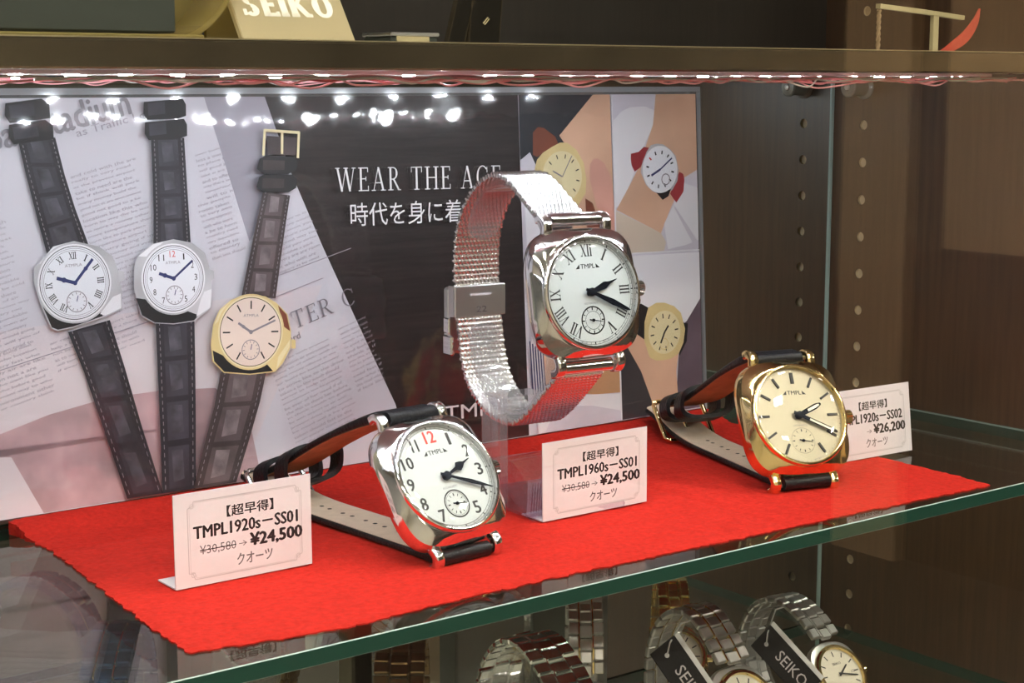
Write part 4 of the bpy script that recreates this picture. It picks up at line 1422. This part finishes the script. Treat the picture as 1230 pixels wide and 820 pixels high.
# clear C-shaped stand holding it
st = thing('display_stand', 'clear acrylic C-ring display stand holding the mesh bracelet watch', 'display stand', (363, 428.6, 0), math.radians(-5.13))
cpath = smooth_path([(0, y, z) for y, z in [(68.8, 93), (67.0, 100), (62, 107.3), (54, 113), (45, 115), (37, 112.6), (29, 107.6), (22, 102.6), (18, 96), (16.6, 88), (16.2, 76), (15.6, 64), (16.4, 54), (20.8, 45.0), (28, 37.5), (36, 34.4), (45, 33.8), (53, 36), (60.4, 41.8), (65, 49), (67.4, 57), (68.2, 62)]], 8)
def csec(t):
    w = 6.4
    e = min(t, 1 - t) * 1.0
    if e < .035: w = 6.4 * math.sqrt(max(.03, 1 - ((.035 - e) / .036) ** 2))
    return [(-w, -.7), (w, -.7), (w, .7), (-w, .7)]
b = MB(); b.sweep(cpath, csec); b.build('c_ring', st, M['stand_acrylic'], smooth=40)
b = MB(); b.box((-14.8, 34, 2.4), (-10.6, 46, 41), bev=.6); b.box((-10.5, 34, 35.2), (6.4, 47, 40.5), bev=.6); b.build('stem', st, M['stand_acrylic'], smooth=20)
M['acrylic_base'] = clear('tinted_acrylic', (0.92, 0.87, 0.92), 0.02, 0.04, 0.05, (0.75, 0.66, 0.74))
b = MB()
b.sweep([(0, 46, 16.0), (0, 43, 15.4), (0, 14.5, 2.8), (0, 12, 2.2)], [(-15, -.9), (24, -.9), (24, .9), (-15, .9)])
b.box((-15, 15.5, 1.9), (24, 58, 3.0))
b.build('sloped_base', st, M['acrylic_base'], smooth=20)


# ------------------------------------------------------------------ metal bracelet watches on the lower shelf
def small_watch(name, label, c, rz, pitch, loop, case_m, bez_m, dial_m, band_m, band_m2, s=1.0, hw=7.4, tagdat=None, stand=True, txt=True):
    """c: centre of the dial in mm; loop: (back, height) relative to it, from upper lug round to the lower lug"""
    base = (c[0], c[1], -115.7)
    h0 = c[2] + 115.7
    t = thing(name, label, 'watch', base, rz, 'bracelet watches on the lower shelf')
    a = math.radians(pitch)
    H = Matrix(((1, 0, 0, 0), (0, math.sin(a), -math.cos(a), 0), (0, math.cos(a), math.sin(a), h0), (0, 0, 0, 1))) @ Matrix.Scale(s, 4)
    b = MB()
    C = lambda k_, z: mixring(cushion(14.2 * k_, 16.0 * k_, 3.0, z), circ(14.4 * k_, z), .3)
    b.rings([circ(10, -6.4), circ(11.5, -6.2), C(.88, -5.4), C(.98, -4), C(1, -2.4), C(.96, -.8), circ(13.2, -.1), circ(11.45, -.1), circ(11.45, -1)], True, None, H)
    b.build('case', t, case_m, smooth=30)
    b = MB(); b.lathe([(13.2, -.2), (13.2, .9), (12.6, 1.6), (11.5, 1.75), (11.3, 1.4), (11.2, .1)], 64, None, H, cap=False); b.build('bezel', t, bez_m, smooth=40)
    b = MB(); b.lathe([(11.4, -.3), (11.4, 0)], 64, None, H); DI = b.build('dial', t, dial_m, smooth=20)
    b = MB(); b.lathe([(11.3, 1.4), (11.2, 1.7), (.05, 1.75)], 64, None, H, cap=False); b.build('crystal', t, M['crystal'], smooth=40)
    b = MB()
    for k_ in range(12):
        d = Vector((math.sin(k_ * PI / 6), math.cos(k_ * PI / 6))); e = Vector((d.y, -d.x)) * .28
        b.flat([d * 7.9 + e, d * 10.3 + e, d * 10.3 - e, d * 7.9 - e], .06, M['ink'], H)
    if txt:
        b.text('SEIKO', (-2.4, 4.2), 4.8, 1.1, M['ink'], H, .06)
        b.text('15', (6.3, -.6), 1.7, 1.2, M['ink'], H, .06)
    b.build('dial_markings', DI, None, smooth=0)
    b = MB(); hand(b, math.radians(55), [(-1.5, .4), (5.6, .35), (6, .1)], .4, .5, H); b.build('hour_hand', t, M['ink'], smooth=20)
    b = MB(); hand(b, math.radians(105), [(-1.5, .35), (8.6, .3), (9, .1)], .6, .7, H); b.build('minute_hand', t, M['ink'], smooth=20)
    b = MB(); b.lathe([(1.8, 13.6), (1.9, 16), (1.2, 16.4), (.1, 16.4)], 24, None, H @ Matrix.Translation((0, 0, -2.4)) @ Matrix.Rotation(PI / 2, 4, 'Y')); b.build('crown', t, bez_m, smooth=40)
    # bracelet links round the loop
    path = smooth_path([(0, y, z + h0) for y, z in loop], 12)
    Ls = [0]
    for i in range(1, len(path)): Ls.append(Ls[-1] + (path[i] - path[i - 1]).length)
    pit = 5.0
    nl = int(Ls[-1] / pit)
    b = MB()
    for q in range(nl):
        d = (q + .5) * Ls[-1] / nl
        i = max(1, min(range(len(path)), key=lambda k_: abs(Ls[k_] - d)))
        p = path[i]
        tg = (path[min(i + 1, len(path) - 1)] - path[i - 1]).normalized()
        nn = Vector((1, 0, 0)).cross(tg)
        X = Matrix(((1, tg.x, nn.x, p.x), (0, tg.y, nn.y, p.y), (0, tg.z, nn.z, p.z), (0, 0, 0, 1)))
        l = pit * .5 - .22
        g = hw * .42
        b.box((-hw, -l, -1.1), (-g, l, 1.1), band_m, X, bev=.45)
        b.box((g, -l, -1.1), (hw, l, 1.1), band_m, X, bev=.45)
        b.box((-g + .5, -l - pit * .25, -1.0), (g - .5, l - pit * .25, 1.35), band_m, X, bev=.5)
        b.box((-g - .02, -l, -.8), (-g + .45, l, 1.15), band_m2, X); b.box((g - .45, -l, -.8), (g + .02, l, 1.15), band_m2, X)
    b.build('bracelet', t, None, smooth=25)
    i = min(range(len(path)), key=lambda k_: abs(Ls[k_] - Ls[-1] * .52))
    p = path[i]; tg = (path[i + 3] - path[i - 3]).normalized(); nn = Vector((1, 0, 0)).cross(tg)
    X = Matrix(((1, tg.x, nn.x, p.x), (0, tg.y, nn.y, p.y), (0, tg.z, nn.z, p.z), (0, 0, 0, 1)))
    b = MB(); b.box((-hw - .3, -8, 1.4), (hw + .3, 8, 2.6), bev=.5, X=X); b.build('clasp', t, band_m, smooth=25)
    if stand:
        ss = thing('watch_stand', stand, 'display stand', base, rz, 'clear watch stands on the lower shelf')
        ctr = Vector((0, sum(y for y, z in loop) / len(loop), sum(z for y, z in loop) / len(loop) + h0))
        inner = [ctr + (q - ctr) * .86 for q in path]
        inner = inner[6:-4]
        b = MB(); b.sweep(inner, [(-hw * .8, -.5), (hw * .8, -.5), (hw * .8, .5), (-hw * .8, .5)]); b.build('ring', ss, M['acrylic'], smooth=40)
        zb = min(q.z for q in path)
    if tagdat:
        (off, tilt, lab) = tagdat
        tt = thing('hang_tag', lab, 'tag', base, rz, 'black hang tags of the bracelet watches')
        X = Matrix.Translation((off[0], off[1], off[2] + h0)) @ Matrix.Rotation(math.radians(tilt), 4, 'Y') @ Matrix.Rotation(math.radians(-28), 4, 'X')
        b = MB(); b.box((-6, -.4, -30), (6, .4, 0), M['tag_black'], X); TC = b.build('tag_card', tt, None, smooth=0)
        b = MB(); b.box((6.05, -.45, -30), (8.0, .4, 0), M['tag_white'], X); b.build('tag_fold', tt, None, smooth=0)
        Q = X @ Matrix(((0, 1, 0, 0), (0, 0, -1, -.42), (-1, 0, 0, 0), (0, 0, 0, 1)))
        b = MB(); b.text('SEIKO', (10, -2.2), 16, 4.6, M['ink_light'], Q, .03); b.build('tag_lettering', TC, None, smooth=0)
        b = MB()
        b.tube([X @ Vector((-1, -.6, -4)), X @ Vector((2, -2, -1)), Vector((-hw - 8, loop[2][0] - 4, loop[2][1] + h0 + 1)), Vector((-hw - 1, loop[2][0], loop[2][1] + h0 - .5)), Vector((-hw + 1, loop[2][0], loop[2][1] + h0 - .5))], .3, 6)
        b.lathe([(.5, -.5), (.9, -.45), (.9, .45), (.5, .5)], 16, None, X @ Matrix.Translation((-1, -.2, -4)) @ Matrix.Rotation(PI / 2, 4, 'X'))
        b.build('tag_string', tt, M['tag_white'], smooth=40)
    return t

LOOP6 = [(9.5, 13), (17, 18.5), (27, 22.5), (37, 22.5), (47, 16.5), (53.5, 5), (54.5, -8), (49, -20), (37, -26.5), (20, -27), (2, -22), (-6.5, -15)]
small_watch('wristwatch', 'silver bracelet watch with gold bezel at the right end of the lower shelf', (507, 440, -87), math.radians(-4), 38, LOOP6,
            M['steel_sat'], M['gold'], M['dial_cream'], M['steel_sat'], M['steel_sat'], .93, 7.2,
            ((-33, 12, 19), -34, 'black hang tag on the silver gold-bezelled bracelet watch at the right'), 'clear ring stand inside the silver bracelet watch at the right')
LOOP5 = [(8.5, 14), (15, 20.5), (24, 27), (34, 27.5), (44, 20.5), (50, 8), (51, -8), (47, -24), (36, -35.5), (20, -37.5), (4, -31), (-7, -17)]
small_watch('wristwatch', 'bracelet watch with gold bezel, second from the right end of the lower shelf', (433, 420, -76.5), math.radians(-4), 38, LOOP5,
            M['steel_sat'], M['gold'], M['dial_cream'], M['steel_sat'], M['gold'], 1.0, 7.8,
            ((-31, 12, 25), -25, 'black hang tag on the gold-bezelled bracelet watch below the price card'), 'clear ring stand inside the bracelet watch below the price card')
LOOP7 = [(9, 14), (18, 21.5), (30, 27.5), (42, 26), (52, 17), (58, 4), (59, -9), (54, -24), (42, -35), (24, -38), (5, -33), (-7, -17)]
small_watch('wristwatch', 'steel bracelet watch reflecting the red cloth, third from the right end of the lower shelf', (360, 424, -75), math.radians(-4), 38, LOOP7,
            M['steel_sat'], M['steel'], M['dial_white'], M['steel'], M['steel'], 1.05, 9.5, None, 'clear ring stand inside the red-reflecting steel bracelet watch')
small_watch('wristwatch', 'blue steel bracelet watch on a frosted block below the left corner of the red cloth', (211, 492, -55), math.radians(-37.6), 38, LOOP6,
            M['steel_sat'], M['gold'], M['blue_steel'], M['blue_steel'], M['gold'], 1.0, 8.0, None, 'clear ring stand inside the blue steel bracelet watch', txt=False)
LOOPB = [(6, 16), (9, 26), (16, 36), (28, 41), (40, 38), (50, 26), (54, 8), (52, -10), (45, -20), (30, -24), (8, -23), (-4, -16)]
small_watch('wristwatch', 'two-tone bracelet watch in the back row behind the steel watch reflecting red', (399.5, 472, -91), math.radians(-37.6), 30, LOOPB,
            M['steel_sat'], M['gold'], M['dial_cream'], M['steel_sat'], M['gold'], 1.0, 6.8, None, 'clear ring stand inside the two-tone bracelet watch of the back row')
small_watch('wristwatch', 'all gold bracelet watch in the back row between the two gold-bezelled watches', (460.1, 486.4, -82.5), math.radians(-37.6), 38, LOOP6,
            M['gold'], M['gold'], M['dial_cream'], M['gold'], M['gold'], .9, 6.6, None, 'clear ring stand inside the all gold bracelet watch of the back row')
small_watch('wristwatch', 'dark bronze bracelet watch at the left of the back row beside the cream block', (309.2, 466.8, -91), math.radians(-37.6), 30, LOOPB,
            M['bronze'], M['bronze'], M['dial_cream'], M['bronze'], M['bronze'], 1.0, 9.0, None, 'clear ring stand inside the dark bronze bracelet watch')

# frosted risers at the back of the lower shelf
def riser(x0, x1, y, z1, label, m='frost'):
    t = thing('acrylic_riser', label, 'display riser', ((x0 + x1) / 2, y, -115.7), 0)
    w = (x1 - x0) / 2
    b = MB(); b.box((-w, -1, .3), (w, 1, z1 + 115.7), bev=.3); b.build('front_panel', t, M[m], smooth=0)
    b = MB(); b.box((-w, 1.1, z1 + 113.6), (w, 12, z1 + 115.7), bev=.3); b.build('top_panel', t, M[m], smooth=0)
riser(380, 414, 530, -60, 'frosted acrylic riser standing behind the steel bracelet watch that reflects red')
riser(446, 468, 540, -58, 'narrow frosted acrylic riser standing behind the all gold bracelet watch')
riser(250, 274, 535, -38, 'frosted acrylic riser standing beside the blue bracelet watch')
b = MB(); b.box((-18, -18, 0), (18, 46, 32.4), bev=.6)
o = b.build('frosted_block', None, M['frost'], smooth=20); o.location = Vector((211, 492, -115.5)) * K; o.rotation_euler = (0, 0, math.radians(-37.6))
tag(o, 'low frosted acrylic block carrying the blue bracelet watch', 'display block')
b = MB(); b.box((-5, -6, 0), (5, 6, 53), bev=1.0)
o = b.build('cream_block', None, M['cream'], smooth=20); o.location = Vector((362, 528, -115.5)) * K
tag(o, 'narrow cream display block at the back of the lower shelf', 'display block')

# ------------------------------------------------------------------ things on the upper shelf
ZU = 160.2
t = thing('box', 'dark green-black box on an amber plate at the left of the upper shelf', 'box', (198, 452, ZU + 3.6))
b = MB(); b.box((-34, -2, 0), (27, 45, 26), bev=.5); b.build('body', t, M['dark_box'], smooth=20)
b = MB(); b.box((-34.6, -2.6, 26.1), (27.6, 45.6, 44), bev=.5); b.build('lid', t, M['dark_box'], smooth=20)
b = MB(); b.box((160, 448, ZU), (233, 500, ZU + 3.2), bev=.4)
tag(b.build('amber_plate', None, M['amber'], smooth=20), 'thin amber acrylic plate under the dark box on the upper shelf', 'plate')

t = thing('lettered_sign', 'cream acrylic sign with white lettering leaning back on the upper shelf', 'sign', (267, 450, ZU))
lean = math.radians(34)
X = Matrix.Rotation(-lean, 4, 'X')
b = MB(); b.box((-19.6, 0, .2), (19.8, 2.4, 40), M['sign_face'], X, bev=.4); SP = b.build('sign_plate', t, None, smooth=20)
Q = X @ Matrix(((1, 0, 0, 0), (0, 0, -1, -.05), (0, 1, 0, 0), (0, 0, 0, 1)))
b = MB(); serif(b, 'SEIKO', (-16.2, 11.1), 8.4, M['sign_white'], Q, .05, 0, thick=.29, thin=.155, slab=.15, space=.10, width=32); b.build('sign_lettering', SP, None, smooth=0)
b = MB()
arcp = [Vector((-46 + 25 * math.sin(a), 12, 26 - 25 * math.cos(a))) for a in [i * PI / 2 / 14 for i in range(15)]]
b.sweep(arcp, [(-10, -.8), (10, -.8), (10, .8), (-10, .8)], None, None, Vector((0, 1, 0)))
o = b.build('curved_wing', t, M['amber'], smooth=40)
b = MB(); b.box((-22, 20, .2), (20, 21.5, 33)); b.box((-46, 22.5, .2), (-22.2, 24, 40)); b.build('back_plate', t, M['amber'], smooth=0)

t = thing('watch_box', 'small shiny dark box with pale lid behind the edge of the upper shelf', 'box', (309, 452, ZU))
b = MB(); b.box((-9, 0, 0), (9, 16, 4.0), bev=.5); b.build('body', t, M['dark_box'], smooth=20)
b = MB(); b.box((-7.0, -.4, 1.4), (5.4, -.05, 4.0)); b.build('pale_label', t, M['straw'], smooth=0)
b = MB(); b.box((-9.4, -.6, 4.1), (9.4, 16.4, 5.2), bev=.3); b.build('lid', t, M['steel_sat'], smooth=20)
M['dark_glass'] = mat('dark_glass', (0.012, 0.011, 0.009), 0.08)
for i, (x, w_, tilt, lab) in enumerate(((331, 3, 16, 'thin tilted dark panel on the upper shelf left of the emblem panel'), (343, 6, 5, 'upright dark display panel with small emblem on the upper shelf'))):
    t = thing('dark_signboard', lab, 'panel', (x, 462, ZU), 0)
    X = Matrix.Rotation(math.radians(tilt), 4, 'Y')
    b = MB(); b.box((-w_, -1, .9), (w_, 1, 30), None, X, bev=.2); b.build('panel_sheet', t, M['dark_glass'], smooth=0)
    b = MB()
    b.box((-w_ - .3, -1.2, .9), (-w_ - .02, 1.2, 30), None, X); b.box((w_ + .02, -1.2, .9), (w_ + .3, 1.2, 30), None, X); b.box((-w_ - .3, -1.2, .55), (w_ + .3, 1.2, .88), None, X)
    b.build('panel_edge', t, M['shelf_trim'], smooth=0)
    if i:
        b = MB(); b.tube([X @ Vector((-1, -1.3, 9)), X @ Vector((.6, -1.3, 11)), X @ Vector((1.2, -1.3, 10.6)), X @ Vector((-.4, -1.3, 8.6))], .2, 6, None, None, True); b.build('emblem', t, M['straw'])

t = thing('ornament', 'small straw-coloured frame ornament with red feather at the right of the upper shelf', 'ornament', (556, 450, ZU))
b = MB(); b.sweep([(-27.6, 0, 19.2), (0, 0, 17.6), (25, 0, 15.8)], [(-1.2, -.9), (1.2, -.9), (1.2, .9), (-1.2, .9)], None, None, Vector((0, 1, 0))); b.build('top_bar', t, M['straw'], smooth=0)
b = MB()
for ph in (0, PI):
    b.tube([(-27 + .45 * math.cos(ph + i * .7), .45 * math.sin(ph + i * .7), .2 + i * .5) for i in range(36)], .55, 8)
b.build('twisted_post', t, M['rope'])
b = MB(); b.box((5.6, -1, 0), (9.0, 1, 16.4), bev=.2); b.build('plain_post', t, M['straw'], smooth=0)
b = MB()
ft = smooth_path([(11, 1, .8), (20, 1, 3.6), (29, 1, 8), (35, 1, 14), (37.5, 1, 19.8)], 8)
b.sweep(ft, lambda q: [(-.35, -2.6 * math.sin(PI * min(.98, max(.06, q * .95 + .03))) - .2), (.35, -2.6 * math.sin(PI * min(.98, max(.06, q * .95 + .03))) - .2), (.35, 2.0 * math.sin(PI * min(.98, max(.06, q * .95 + .03)))), (-.35, 2.0 * math.sin(PI * min(.98, max(.06, q * .95 + .03))))], None, None, Vector((0, 1, 0)))
b.build('red_feather', t, M['red_feather'], smooth=40)
